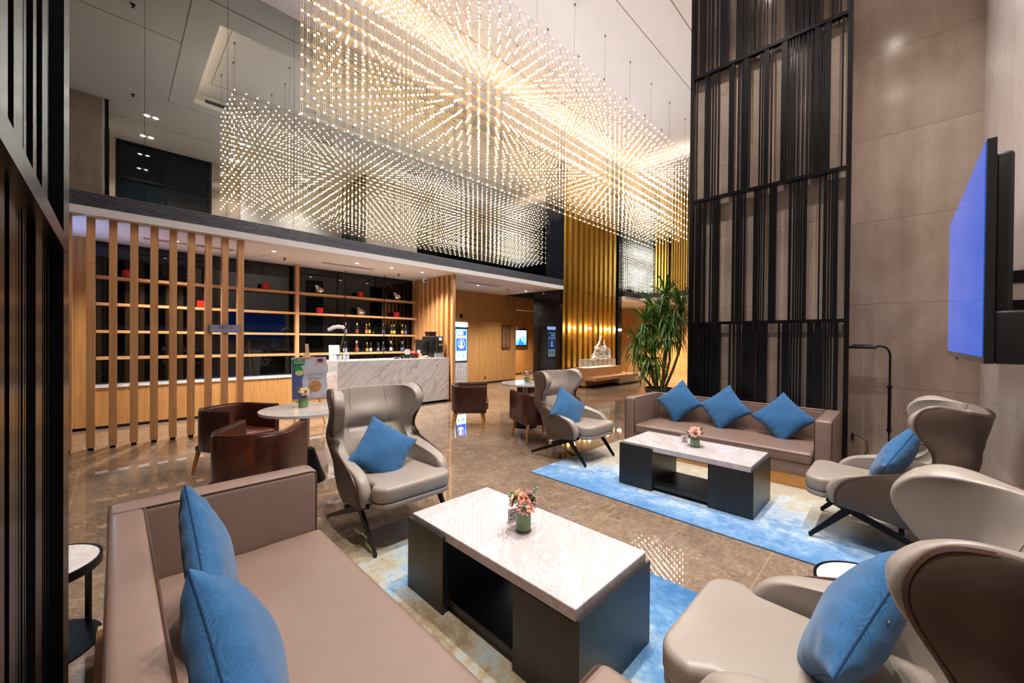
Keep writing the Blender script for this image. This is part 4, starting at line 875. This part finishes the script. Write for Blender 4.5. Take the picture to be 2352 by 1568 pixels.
def make_wing(label, loc, rz):
    s = thing('wing_chair', label, 'armchair', loc, rz, 'taupe leather wing chairs')
    dense = []
    for j in range(len(ROWS) - 1):                      # Catmull-Rom through the profile rows
        a_, b_, c_, d_ = ROWS[max(j - 1, 0)], ROWS[j], ROWS[j + 1], ROWS[min(j + 2, len(ROWS) - 1)]
        for k in range(3):
            t_ = k / 3; dense.append(tuple(.5 * (2 * b_[i] + (c_[i] - a_[i]) * t_ + (2 * a_[i] - 5 * b_[i] + 4 * c_[i] - d_[i]) * t_ ** 2 + (3 * b_[i] - a_[i] - 3 * c_[i] + d_[i]) * t_ ** 3) for i in range(7)))
    dense.append(ROWS[-1])
    rows = [U_row(*r_[:6], flare=r_[6]) for r_ in dense]; n = len(rows[0]); mid = n // 2
    nR = len(rows)
    def samp(G, j, i):
        j0 = min(int(j), nR - 2); i0 = min(int(i), n - 2); a_, b_ = j - j0, i - i0
        return (G[j0][i0] * (1 - b_) + G[j0][i0 + 1] * b_) * (1 - a_) + (G[j0 + 1][i0] * (1 - b_) + G[j0 + 1][i0 + 1] * b_) * a_
    def rounded(G, ra, rb, i_lo, i_hi):                 # round the two upper front corners of a row grid
        out_ = [[q_.copy() for q_ in r_] for r_ in G]
        for j in range(nR - 1 - ra, nR):
            for k in range(rb + 1):
                a_ = 1 - (nR - 1 - j) / ra; b_ = 1 - k / rb; m_ = max(a_, b_)
                if m_ <= 0: continue
                l_ = math.hypot(a_, b_)
                if l_ > 1e-6:                            # square -> disc: equal rings
                    s_ = m_ / l_; a2, b2 = a_ * s_, b_ * s_
                    jj = nR - 1 - (1 - a2) * ra; kk = (1 - b2) * rb
                    out_[j][i_lo + k] = samp(G, jj, i_lo + kk); out_[j][i_hi - k] = samp(G, jj, i_hi - kk)
        return out_
    rows = rounded(rows, 8, 7, 0, n - 1)
    base_rows = [[p.copy() for p in r_] for r_ in rows]
    for j, r_ in enumerate(rows):                       # lumbar crease and pads on the inner face
        for i, p in enumerate(r_):
            k = abs(i - mid) / mid; fz = p.z
            pad = max(0, 1 - (k / .55) ** 2)
            p.y += pad * (.040 * math.exp(-((fz - .60) / .085) ** 2) + .045 * math.exp(-((fz - .84) / .075) ** 2) - .022 * math.exp(-((fz - .728) / .016) ** 2))
    q = MB(); q.add([p for r_ in rows for p in r_], [(j * n + i, j * n + i + 1, (j + 1) * n + i + 1, (j + 1) * n + i) for j in range(len(rows) - 1) for i in range(n - 1)])
    inner = q.build('inner_shell', TAUPE, s, True, angle=180)
    md = inner.modifiers.new('thick', 'SOLIDIFY'); md.thickness = .082; md.offset = -1.0; md.use_even_offset = False
    md = inner.modifiers.new('round', 'SUBSURF'); md.levels = 1; md.render_levels = 1
    # outer cover: the same surface pushed outwards and set in from the rim
    me = inner.data; me.update()
    nr = [v.normal.copy() for v in me.vertices]; sgn = 1.0
    tst = me.vertices[mid + n * 9]
    if tst.normal.y < 0: sgn = -1.0
    out = []
    J0, J1, I0, I1 = 0, len(rows) - 1, 1, n - 2
    grid_ = [[None] * n for _ in rows]
    for j in range(len(rows)):
        for i in range(n):
            p = base_rows[j][i] - nr[j * n + i] * sgn * .091
            kf = abs(i - mid) / mid; wt_ = min(1, (1 - kf) / .4); wt_ = wt_ * wt_ * (3 - 2 * wt_)
            if p.z > .5: p.x *= 1 + (.382 / (dense[j][0] + .088 + dense[j][6]) - 1) * wt_ * min(1, (p.z - .5) / .12) * max(0, min(1, (1.0 - p.z) / .1))
            grid_[j][i] = p
    q = MB(); idx = {}
    cols = list(range(I0, I1 + 1)); rws = list(range(0, len(rows) - 0))
    def inset(j, i):
        p = grid_[j][i].copy()
        if j == len(rows) - 1: p = grid_[j][i].lerp(grid_[j - 2][i], .5)
        if i == I0: p = p.lerp(grid_[j][i + 1] if j < len(rows) - 1 else grid_[j - 1][i + 1], .2)
        if i == I1: p = p.lerp(grid_[j][i - 1] if j < len(rows) - 1 else grid_[j - 1][i - 1], .2)
        return p
    vs = [inset(j, i) for j in rws for i in cols]; nc = len(cols); nw = len(rws)
    ring_ = [j * nc for j in range(nw)] + [(nw - 1) * nc + i for i in range(1, nc)] + [j * nc + nc - 1 for j in range(nw - 2, -1, -1)]
    for _ in range(10):
        new_ = {ring_[k]: (vs[ring_[k - 1]] + vs[ring_[k]] * 2 + vs[ring_[k + 1]]) / 4 for k in range(1, len(ring_) - 1)}
        for k, v in new_.items(): vs[k] = v
    q.add(vs, [(j * nc + i, j * nc + i + 1, (j + 1) * nc + i + 1, (j + 1) * nc + i) for j in range(len(rws) - 1) for i in range(nc - 1)])
    outer = q.build('outer_shell', BROWNOUT, s, True, angle=180)
    md = outer.modifiers.new('thick', 'SOLIDIFY'); md.thickness = .012; md.offset = 0
    md = outer.modifiers.new('round', 'SUBSURF'); md.levels = 1; md.render_levels = 1
    bd = [vs[j * nc] for j in range(len(rws))] + [vs[(len(rws) - 1) * nc + i] for i in range(1, nc)] + [vs[j * nc + nc - 1] for j in range(len(rws) - 2, -1, -1)]
    MB().tube(bd, .009, 6).build('piping', MOCHAPIPE, s, True)
    # seam lines down the inner face where the wings join the back
    for i in (mid - 8, mid + 8):
        sm = [rows[j][i] + nr[j * n + i] * sgn * .0028 for j in range(24, len(rows))]
        for _ in range(6): sm = [sm[0]] + [(sm[k - 1] + sm[k] * 2 + sm[k + 1]) / 4 for k in range(1, len(sm) - 1)] + [sm[-1]]
        MB().tube(sm, .0012, 4).build('seam', BROWNOUT, s)
    # seat
    def cr(v):
        top = max(0, min(1, (v.z - .36) / .1)); return Vector((v.x * (1 - .05 * max(0, v.y - .2)), v.y, v.z + top * (.018 * (1 - (v.x / .31) ** 2) * (1 - ((v.y - .17) / .4) ** 2)) + .02 * (v.y)))
    pl2 = []
    r = .11
    for (cx, cy_, a0) in ((.31 - r, .525 - r, 0), (-.31 + r, .525 - r, PI / 2)):
        for k in range(7): a = a0 + k / 6 * PI / 2; pl2.append((cx + r * math.cos(a), cy_ + r * math.sin(a)))
    pl2 += [(-.31, .40), (-.266, .34), (-.258, -.16), (.258, -.16), (.266, .34), (.31, .40)]
    def slab(z0, z1, inset_, nm, m_, rr=.03):
        bm = bmesh.new(); vv = [bm.verts.new((x * (1 - inset_), (y - .2) * (1 - inset_) + .2, z0 + .02 * y)) for x, y in pl2]; f_ = bm.faces.new(vv)
        ex = bmesh.ops.extrude_face_region(bm, geom=[f_]); tv_ = [g_ for g_ in ex['geom'] if isinstance(g_, bmesh.types.BMVert)]
        for v in tv_: v.co.z += z1 - z0
        eds = [e_ for e_ in bm.edges if abs(e_.verts[0].co.z - .02 * e_.verts[0].co.y - (e_.verts[1].co.z - .02 * e_.verts[1].co.y)) < 1e-4]
        bmesh.ops.bevel(bm, geom=eds, offset=rr, segments=4, profile=.5, affect='EDGES'); bmesh.ops.recalc_face_normals(bm, faces=bm.faces)
        me_ = bpy.data.meshes.new(nm); bm.to_mesh(me_); bm.free(); me_.materials.append(m_); me_.polygons.foreach_set('use_smooth', [True] * len(me_.polygons)); me_.set_sharp_from_angle(angle=R(40)); return link(nm, me_, s)
    slab(.335, .448, 0, 'seat_cushion', TAUPE); slab(.298, .338, .012, 'seat_base', TAUPE, .012)
    # steel legs: sloping side rail down to the rear foot, front leg splayed forward
    for sg_ in (-1, 1):
        MB().bar((sg_ * .325, .375, .325), (sg_ * .315, -.36, .012), .022, .05, (0, 0, 1), .016, .028).build('side_rail', BLACKMETAL, s)
        lg = MB(); lg.bar((sg_ * .325, .25, .275), (sg_ * .315, .478, .012), .022, .05, (0, 1, 0), .016, .028); lg.build('leg', BLACKMETAL, s)
        q = MB(); q.lathe([(.012, 0), (.012, .014)], 10, (sg_ * .315, -.352, 0)); q.lathe([(.012, 0), (.012, .014)], 10, (sg_ * .315, .473, 0)); q.build('glides', BLACKPLASTIC, s)
    q = MB(); q.bar((-.32, .25, .28), (.32, .25, .28), .03, .02); q.bar((-.32, -.02, .19), (.32, -.02, .19), .03, .02); q.build('cross_bars', BLACKMETAL, s)
    return s
wing0 = make_wing('taupe wing chair with a blue cushion between the near sofa and the round table', (1.56, 2.985, RZ), PI)
dup(wing0, None, (4.17, 3.064, RZ), PI, 'taupe wing chair with a blue cushion at the corner of the far rug')
dup(wing0, None, (4.067, 0.0, RZ), 0, 'taupe wing chair seen from its brown side under the television')
dup(wing0, None, (1.585, 0.06, RZ), 0, 'nearest taupe wing chair at lower right with its large brown wing towards us')

# ================================================================== cushions
def cushion(label, loc, rot, a=.225, th=.085, seed=0, zip_=False):
    d = thing('cushion', label, 'cushion', loc, 0, 'blue linen cushions'); d.rotation_euler = rot
    rn = random.Random(seed); ph = [rn.uniform(0, 6) for _ in range(6)]
    def pt_(u, v, sgn):
        e_ = 1 - .10 * (1 - v * v) * abs(u) ** 2; f_ = 1 - .10 * (1 - u * u) * abs(v) ** 2
        tt = th * (max(0, 1 - u * u) * max(0, 1 - v * v)) ** .42
        ed = math.sqrt(max(0, 1 - (max(abs(u), abs(v))) ** 6))
        tt *= 1 + .06 * math.sin(5 * u + ph[0]) * math.sin(4 * v + ph[1])
        w_ = .006 * math.sin(16 * v + ph[2] + 3 * u) * abs(u) ** 3 + .006 * math.sin(17 * u + ph[3] - 2 * v) * abs(v) ** 3 + .004 * math.sin(9 * (u + v) + ph[4]) * (abs(u * v)) 
        return Vector((a * u * e_, a * v * f_, sgn * (tt + w_ * ed)))
    N_ = 33; q = MB()
    f1 = lambda s_, t_: pt_(math.sin((s_ - .5) * PI), math.sin((t_ - .5) * PI), 1); f2 = lambda s_, t_: pt_(math.sin((.5 - s_) * PI), math.sin((t_ - .5) * PI), -1)
    q.grid(f1, N_, N_); q.grid(f2, N_, N_); o = q.build('cover', LINEN, d, True, angle=60)
    seam = [pt_(-1 + 2 * k / 20, -1, 0) for k in range(20)] + [pt_(1, -1 + 2 * k / 20, 0) for k in range(20)] + [pt_(1 - 2 * k / 20, 1, 0) for k in range(20)] + [pt_(-1, 1 - 2 * k / 20, 0) for k in range(20)]
    MB().tube(seam, .0028, 5, closed=True).build('seam', SEAM, d, True)
    if zip_:
        zc = MB(); n_ = 14
        zc.tube([(-a * .45 + a * .9 * k / 13, a * .86, -.018) for k in range(n_)], .003, 5); zc.build('zip_flap', SEAM, d)
        rg = MB(); rg.tube([(a * .02 + .006 * math.cos(x), a * .86 + .004, -.024 + .006 * math.sin(x)) for x in [2 * PI * k / 10 for k in range(10)]], .0014, 5, closed=True); rg.build('zip_pull', CHROME, d)
    return d
def lean(yaw, tilt, roll=45):
    """stand a cushion on its corner facing 'yaw' (deg, direction of its normal), leaning back by tilt"""
    return (Matrix.Rotation(R(yaw), 3, 'Z') @ Matrix.Rotation(R(90 - tilt), 3, 'Y') @ Matrix.Rotation(R(roll), 3, 'Z')).to_euler()
SZ_ = .375
cushion('blue cushion on the far sofa next to the potted plant', (5.44, 2.15, SZ_ + .285), lean(180, 24, 45), seed=1)
cushion('blue cushion in the middle of the far sofa', (5.43, 1.575, SZ_ + .275), lean(178, 26, 42), seed=2)
cushion('blue cushion on the far sofa next to the right arm', (5.42, 0.955, SZ_ + .245), lean(184, 28, 47), seed=3)
cushion('blue cushion on the near sofa next to its far arm', (0.255, 1.84, SZ_ + .285), lean(-9, 14, 45), a=.215, th=.07, seed=4)
cushion('foremost blue cushion with a zip flap on the near sofa', (0.235, 1.235, SZ_ + .265), lean(-10, 20, 48), a=.22, th=.09, seed=5, zip_=True)
cushion('blue cushion on the wing chair beside the near sofa', (1.51, 2.92, .60), lean(-96, 26, 53), a=.212, seed=6)
cushion('blue cushion on the wing chair at the corner of the far rug', (4.05, 2.99, .61), lean(-100, 24, 50), a=.225, seed=7)
cushion('blue cushion with a zip on the wing chair under the television', (4.05, .02, .645), lean(82, 26, 45), a=.225, seed=8, zip_=True)
cushion('blue cushion with a zip on the nearest wing chair', (1.60, .09, .645), lean(86, 26, 45), a=.225, seed=9, zip_=True)

# ================================================================== coffee tables
def coffee_table(label, loc):
    s = thing('coffee_table', label, 'coffee table', loc, 0, 'marble topped coffee tables')
    hx, hy = .30, .60
    MB().rbox(-hx + .005, hx, -hy + .008, hy - .012, .388, .44, .003, 1).build('marble_top', TOPMARBLE, s)
    q = MB(); q.box(-hx, hx - .005, hy - .34, hy, 0, .386); q.build('support_block', BLACKWOOD, s)
    q = MB(); q.box(-hx + .004, hx, -hy, -hy + .345, 0, .386); q.build('support_block', BLACKWOOD, s)
    MB().box(-hx - .014, -hx, hy - .345, hy + .006, 0, .418).build('side_panel', BLACKWOOD, s)
    MB().box(-hx + .004, hx + .004, -hy - .012, -hy, 0, .402).build('end_panel', BLACKWOOD, s)
    MB().box(-hx + .03, hx - .03, -hy + .34, hy - .34, .03, .06).build('shelf', BLACKWOOD, s)
    MB().box(-.012, .012, -hy + .34, hy - .34, .3, .386).build('apron', BLACKWOOD, s)
    return s
coffee_table('near marble topped coffee table with black ash blocks', (1.552, 1.475, RZ))
coffee_table('far marble topped coffee table with black ash blocks in front of the three cushion sofa', (4.018, 1.463, RZ))
TT = .44 + RZ

# ================================================================== flower vases and signs
VGLASS = plain('vase_glass', (205, 212, 205), 0.03, spec=0.8, Alpha=0.10, var=0.02); LINING = plain('leaf_lining', (96, 146, 48), 0.35, var=0.2, vs=12); EUC = plain('eucalyptus', (96, 132, 112), 0.6, var=0.15)
def petal_mat(n, c1, c2):
    m, t = mat(n); p = t.n('TexCoord').outputs['Object']; t.set(Base_Color=t.ramp(t.noise(p, 30, 2), [(.3, lin(c1)), (.7, lin(c2))]), Roughness=.6); return m
CORAL = petal_mat('coral_petal', (242, 138, 112), (250, 190, 168)); PINK = petal_mat('pink_petal', (238, 164, 156), (248, 206, 198)); PEACH = petal_mat('peach_petal', (242, 176, 110), (250, 214, 176)); FCORE = plain('flower_core', (196, 120, 50), .8)
def gerbera(r, m, parent, loc, rot, seed):
    rn = random.Random(seed); q = MB()
    for ring, (n, rr, h) in enumerate(((16, 1.0, .0), (13, .78, .12), (9, .5, .2))):
        for k in range(n):
            a = 2 * PI * k / n + rn.uniform(-.1, .1) + ring; L = r * rr * rn.uniform(.9, 1.08); w_ = r * .15; c_, s_ = math.cos(a), math.sin(a); lift = r * (h + rn.uniform(0, .14))
            pr_ = [(.12, .0, .5), (.5, lift * .8, 1.0), (.85, lift, .85), (1.0, lift * .8, .25)]
            vs = []
            for f_, z, wf in pr_:
                for sgn in (-1, 1): vs.append((c_ * L * f_ - s_ * w_ * wf * sgn, s_ * L * f_ + c_ * w_ * wf * sgn, z + r * .05 * ring))
            q.add(vs, [(2 * i, 2 * i + 1, 2 * i + 3, 2 * i + 2) for i in range(3)])
    o = q.build('flower', m, parent, True, angle=180); o.location = loc; o.rotation_euler = rot
    MB().ico((0, 0, r * .16), r * .17, 1, (1, 1, .6)).build('flower_core', FCORE, o, True)
    return o
def vase(label, loc, r, h, kind, seed):
    s = thing('flower_vase', label, 'vase', loc, 0, 'small glass vases of flowers'); rn = random.Random(seed)
    MB().lathe([(r, 0), (r, h), (r - .003, h), (r - .003, .012), (.001, .012)], 32).build('glass', VGLASS, s, True)
    MB().lathe([(r - .005, .013), (r - .005, h * .82)], 28).build('leaf_lining', LINING, s, True)
    MB().tube([((r - .0045) * math.cos(a), (r - .0045) * math.sin(a), h * (.42 + .02 * math.sin(a))) for a in [2 * PI * k / 24 for k in range(24)]], .0012, 4, closed=True).build('leaf_edge', LEAFG, s)
    ms = {'gerb': (CORAL, PEACH, CORAL, PINK), 'pink': (PINK, CORAL, PINK, PEACH), 'carn': (CORAL, PEACH, PINK, PEACH)}[kind]
    for k in range(4):
        a = 2 * PI * k / 4 + seed; rr = r * .95 if k else r * .2; z = h + .042 + .022 * (k % 2) + (.02 if not k else 0); fr = r * (1.3 if kind != 'carn' else 1.0)
        tilt = .9 if k else .3
        gerbera(fr, ms[k], s, (rr * math.cos(a), rr * math.sin(a), z), (0, tilt, a), seed * 10 + k)
    for k in range(7):
        a = 2 * PI * k / 7 + seed * 1.3; q = MB(); P = [(r * .3 * math.cos(a), r * .3 * math.sin(a), h * .8), (r * .9 * math.cos(a), r * .9 * math.sin(a), h + .04), (r * 1.7 * math.cos(a), r * 1.7 * math.sin(a), h + .05 + .03 * (k % 3))]
        q.tube(P, .0015, 4)
        for i in range(5): t_ = .35 + .16 * i; p_ = Vector(P[1]).lerp(Vector(P[2]), t_); q.ico((p_.x + rn.uniform(-.012, .012), p_.y + rn.uniform(-.012, .012), p_.z + rn.uniform(-.008, .012)), .013, 1, (1, 1, .25))
        q.build('sprig', EUC if k % 2 else LEAFG, s, True)
    return s
vase('glass vase of coral gerberas on the near coffee table', (1.575, 1.455, TT), .045, .115, 'gerb', 1)
vase('glass vase of pale pink gerberas on the far coffee table', (4.03, 1.43, TT), .048, .09, 'pink', 2)
vase('glass vase of coral carnations on the round table by the easel', (1.42, 4.52, .752), .052, .105, 'carn', 3)
vase('glass vase of pink flowers on the far round table', (4.98, 4.55, .752), .05, .105, 'pink', 4)
RINGR = plain('sign_red', (196, 30, 36), .5)
def no_smoking(label, loc, rz):
    s = thing('table_sign', label, 'sign', loc, rz, 'no smoking table signs'); hh = .085; w_ = .036
    q = MB(); q.box(-w_, w_, -.012, .012, 0, hh); q.build('acrylic_block', ACRYLIC, s); MB().box(-w_ + .002, w_ - .002, -.0125, -.0115, .002, hh - .002).build('paper', WHITEPAPER, s)
    q = MB(); n = 24; q.add([(r * math.cos(2 * PI * k / n), -.0135, .055 + r * math.sin(2 * PI * k / n)) for r in (.0185, .0225) for k in range(n)], [(k, (k + 1) % n, n + (k + 1) % n, n + k) for k in range(n)])
    q.bar((-.014, -.0135, .041), (.014, -.0135, .069), .0035, .0008, (0, 1, 0)); q.build('ban_ring', RINGR, s)
    q = MB(); q.box(-.012, .008, -.0133, -.0128, .053, .057); q.box(.009, .013, -.0133, -.0128, .053, .057); q.build('cigarette_mark', BLACKPLASTIC, s)
    text('请勿吸烟', .0125, BLACKPLASTIC, s, (0, -.0133, .022), extr=.0003)
no_smoking('acrylic no smoking sign beside the coral gerberas on the near coffee table', (1.60, 1.565, TT), R(-20)); no_smoking('acrylic no smoking sign beside the vase on the far coffee table', (4.075, 1.555, TT), R(-38))

# ================================================================== side tables
def side_table(label, loc, rz=0):
    s = thing('side_table', label, 'side table', loc, rz, 'round black framed side tables'); H = .41; r = .225
    MB().lathe([(r - .012, H - .012), (r - .012, H - .002)], 40).build('marble_top', TABLEMARBLE, s)
    MB().lathe([(r - .012, H - .04), (r, H - .04), (r, H), (r - .011, H), (r - .011, H - .012)], 40).build('rim', BLACKMETAL, s, True)
    for k in range(3): a = 2 * PI * k / 3; MB().bar((r * .93 * math.cos(a), r * .93 * math.sin(a), .006), (r * .93 * math.cos(a), r * .93 * math.sin(a), H - .03), .028, .012, (math.cos(a), math.sin(a), 0)).build('leg', BLACKMETAL, s)
    MB().lathe([(r - .03, 0), (r, 0), (r, .012), (r - .03, .012)], 40).build('base_ring', BLACKMETAL, s)
side_table('round side table behind the near sofa at the left edge', (-.262, 2.87, 0), .62)
side_table('round side table between the nearest wing chair and the window side, mostly hidden', (2.37, .06, 0), .4)
side_table('round side table tucked behind the wing chair under the television', (5.16, -.17, RZ), .2)

# ================================================================== round cafe tables and barrel chairs
def cafe_table(label, loc):
    s = thing('round_table', label, 'table', loc, 0, 'round marble cafe tables')
    MB().lathe([(.40, .718), (.42, .724), (.42, .75), (.417, .752)], 56).build('marble_top', TABLEMARBLE, s, True, angle=30)
    MB().lathe([(.045, .1), (.045, .72)], 24).build('column', STEEL, s, True)
    MB().lathe([(.2, 0), (.2, .015), (.17, .09), (.09, .33), (.05, .35)], 36).build('cone_base', BLACKMETAL, s, True)
cafe_table('round marble cafe table between two barrel chairs near the easel', (1.405, 4.42, 0)); cafe_table('round marble cafe table before the corridor with three barrel chairs', (4.96, 4.56, 0))
def make_barrel(label, loc, rz):
    s = thing('barrel_chair', label, 'chair', loc, rz, 'oxblood leather barrel chairs'); w, yF, yb, r, th = .30, .30, -.30, .22, .055
    def path(o):
        ww, b_, rr = w + o, yb - o, r + o; pts = [(ww, yF)]
        for i in range(9): a = i / 8 * PI / 2; pts.append((ww - rr + rr * math.cos(a), b_ + rr - rr * math.sin(a)))
        pts = pts[:1] + [(ww, (yF + b_ + rr) / 2)] + pts[1:]
        return pts + [(-x, y) for x, y in pts[::-1]]
    po_, pi_ = path(0), path(-th); n = len(po_); zb_, zt2 = .265, .70
    def ztop(p): return zt2 + .012 * max(0, p[1] / .3)
    prof = []
    q = MB(); rings = []
    for i in range(n):
        a, c = Vector(po_[i]), Vector(pi_[i]); ring = [(a, zb_ + .02), (a, .5), (a, ztop(a) - .02), (a.lerp(c, .12), ztop(a) - .005), (a.lerp(c, .5), ztop(a) + .003), (a.lerp(c, .88), ztop(a) - .005), (c, ztop(a) - .02), (c, .5), (c, zb_ + .02), (a.lerp(c, .8), zb_), (a.lerp(c, .2), zb_)]
        rings.append([(p.x, p.y, z) for p, z in ring])
    k = len(rings[0]); q.add([v for r_ in rings for v in r_], [(i * k + j, i * k + (j + 1) % k, (i + 1) * k + (j + 1) % k, (i + 1) * k + j) for i in range(n - 1) for j in range(k)] + [tuple(range(k)), tuple((n - 1) * k + j for j in range(k))[::-1]])
    q.build('wrap_back', OXBLOOD, s, True, angle=50)
    for o_ in (.006, th - .006): MB().tube([(x, y, ztop((x, y)) + .002) for x, y in path(-o_)], .004, 5).build('top_seam', OXBLOOD, s, True)
    q = MB(); q.rbox(-w + th + .002, w - th - .002, yb + th, yF + .03, .30, .44, .035, 4, sub=4, fn=lambda v: Vector((v.x, v.y, v.z + (.015 if v.z > .37 else 0) * (1 - (v.x / .25) ** 2)))); q.build('seat_cushion', SEATRED, s, True)
    q = MB(); q.rbox(-w + .03, w - .03, yb + .06, yF, .25, .31, .01, 2); q.build('seat_base', OXBLOOD, s, True)
    for sx in (-1, 1):
        for sy in (-1, 1): MB().tube([(sx * .235, sy * .225, .27), (sx * .275, sy * .265, 0)], [.024, .013], 12).build('leg', WALNUT_LEG, s, True)
    return s
def face(dx, dy): return math.atan2(dy, dx) - PI / 2
ba = make_barrel('oxblood barrel chair facing us left of the round table near the easel', (.965, 5.33, 0), face(.46, -.89))
dup(ba, None, (.885, 3.98, 0), face(.61, .79), 'oxblood barrel chair with its back to us behind the near sofa arm')
dup(ba, None, (4.335, 5.31, 0), face(.73, -.68), 'oxblood barrel chair left of the far round table, side towards us')
dup(ba, None, (4.47, 3.9, 0), face(.37, .93), 'oxblood barrel chair with its back to us beside the wing chair')
dup(ba, None, (5.62, 4.9, 0), face(-.85, -.5), 'oxblood barrel chair on the far side of the far round table, mostly hidden')

# ================================================================== floor lamp, socket, television
lp = thing('floor_lamp', 'slim black pharmacy floor lamp against the beige stone wall', 'floor lamp', (6.02, .078, 0))
MB().lathe([(.13, 0), (.13, .015), (.03, .03), (.012, .05)], 28).build('base', BLACKMETAL, lp, True)
MB().tube([(0, 0, .03), (0, 0, .53)], .008, 10).build('lower_pole', BLACKMETAL, lp, True)
MB().tube([(0, 0, .5), (0, 0, 1.0)], .015, 12).build('pole', BLACKMETAL, lp, True); MB().tube([(0, 0, 1.0), (0, 0, 1.36), (0, .012, 1.41), (0, .035, 1.44), (0, .07, 1.455), (0, .12, 1.455)], .010, 10).build('upper_pole', BLACKMETAL, lp, True)
for z in (.53, 1.01): MB().lathe([(.015, z - .012), (.024, z - .006), (.024, z + .006), (.015, z + .012)], 16).build('collar', BLACKMETAL, lp, True)
q = MB(); L0, L1, hw, zt2, zb_ = .11, .33, .055, 1.475, 1.425
q.add([(-hw, L0, zb_), (hw, L0, zb_), (hw, L1 + .03, zb_), (-hw, L1 + .03, zb_), (-hw, L0, zb_ + .018), (hw, L0, zb_ + .018), (hw, L1 + .03, zb_ + .018), (-hw, L1 + .03, zb_ + .018), (-.012, L0 + .03, zt2), (.012, L0 + .03, zt2), (.012, L1 - .03, zt2), (-.012, L1 - .03, zt2)],
      [(3, 2, 1, 0), (0, 1, 5, 4), (1, 2, 6, 5), (2, 3, 7, 6), (3, 0, 4, 7), (4, 5, 9, 8), (5, 6, 10, 9), (6, 7, 11, 10), (7, 4, 8, 11), (8, 9, 10, 11)]); q.build('shade', BLACKMETAL, lp)
d = thing('plug_socket', 'black plug with a cable on the wall beside the pillar screen', 'plug', (6.296, .40, .36)); MB().rbox(-.03, .004, -.012, .012, -.05, .04, .004, 2).build('plug', BLACKPLASTIC, d); MB().tube([(-.03, 0, .02), (-.06, -.06, .02), (-.06, -.13, -.03), (-.04, -.14, -.14), (-.03, -.1, -.24), (-.02, -.02, -.3), (-.02, .0, -.34)], .004, 6).build('cable', BLACKPLASTIC, d, True)
TVX0, TVX1, TVZ0, TVZ1, TVY = 3.10, 5.165, 1.395, 2.535, -.30
tv = thing('television', 'large wall mounted television with a plain blue screen', 'television', ((TVX0 + TVX1) / 2, TVY, TVZ0)); hw = (TVX1 - TVX0) / 2; hh = TVZ1 - TVZ0
MB().rbox(-hw, hw, -.035, 0, 0, hh, .004, 2).build('casing', BLACKPLASTIC, tv)
MB().rbox(-hw + .06, hw - .03, -.10, -.03, .25, hh - .06, .02, 3).build('rear_casing', BLACKPLASTIC, tv, True); MB().rbox(-hw + .02, hw - .05, -.155, -.03, 0.0, .27, .015, 3).build('rear_box', BLACKPLASTIC, tv, True)
m, t = mat('tv_screen'); gx = t.n('SeparateXYZ', {0: t.n('TexCoord').outputs['Object']}); t.set(Base_Color=(.004, .006, .02, 1), Roughness=.06, Specular_IOR_Level=.1, Emission_Color=lin((10, 86, 196)), Emission_Strength=.40); TVS = m
MB().box(-hw + .012, hw - .012, .0, .003, .035, hh - .01).build('screen', TVS, tv); MB().box(-hw, hw, -.002, .006, .0, .033).build('chin_strip', STEEL, tv); MB().lathe([(.008, -.02), (.008, 0)], 8, (.4, -.01, 0)).build('sensor', STEEL, tv)
mt = thing('tv_bracket', 'black steel wall bracket with cables behind the television', 'bracket', (TVX0 + .6, -.59, 1.8))
q = MB(); q.box(-.12, .12, 0, .03, -.25, .25); q.box(-.05, .05, .03, .19, .05, .12); q.box(-.05, .05, .03, .19, -.12, -.05); q.build('arm', BLACKMETAL, mt); MB().tube([(-.45, .1, -.38), (-.55, .02, -.3), (-.5, .01, -.2), (-.3, .02, -.24), (-.1, .05, -.2)], .006, 6).build('cable', BLACKPLASTIC, mt, True)
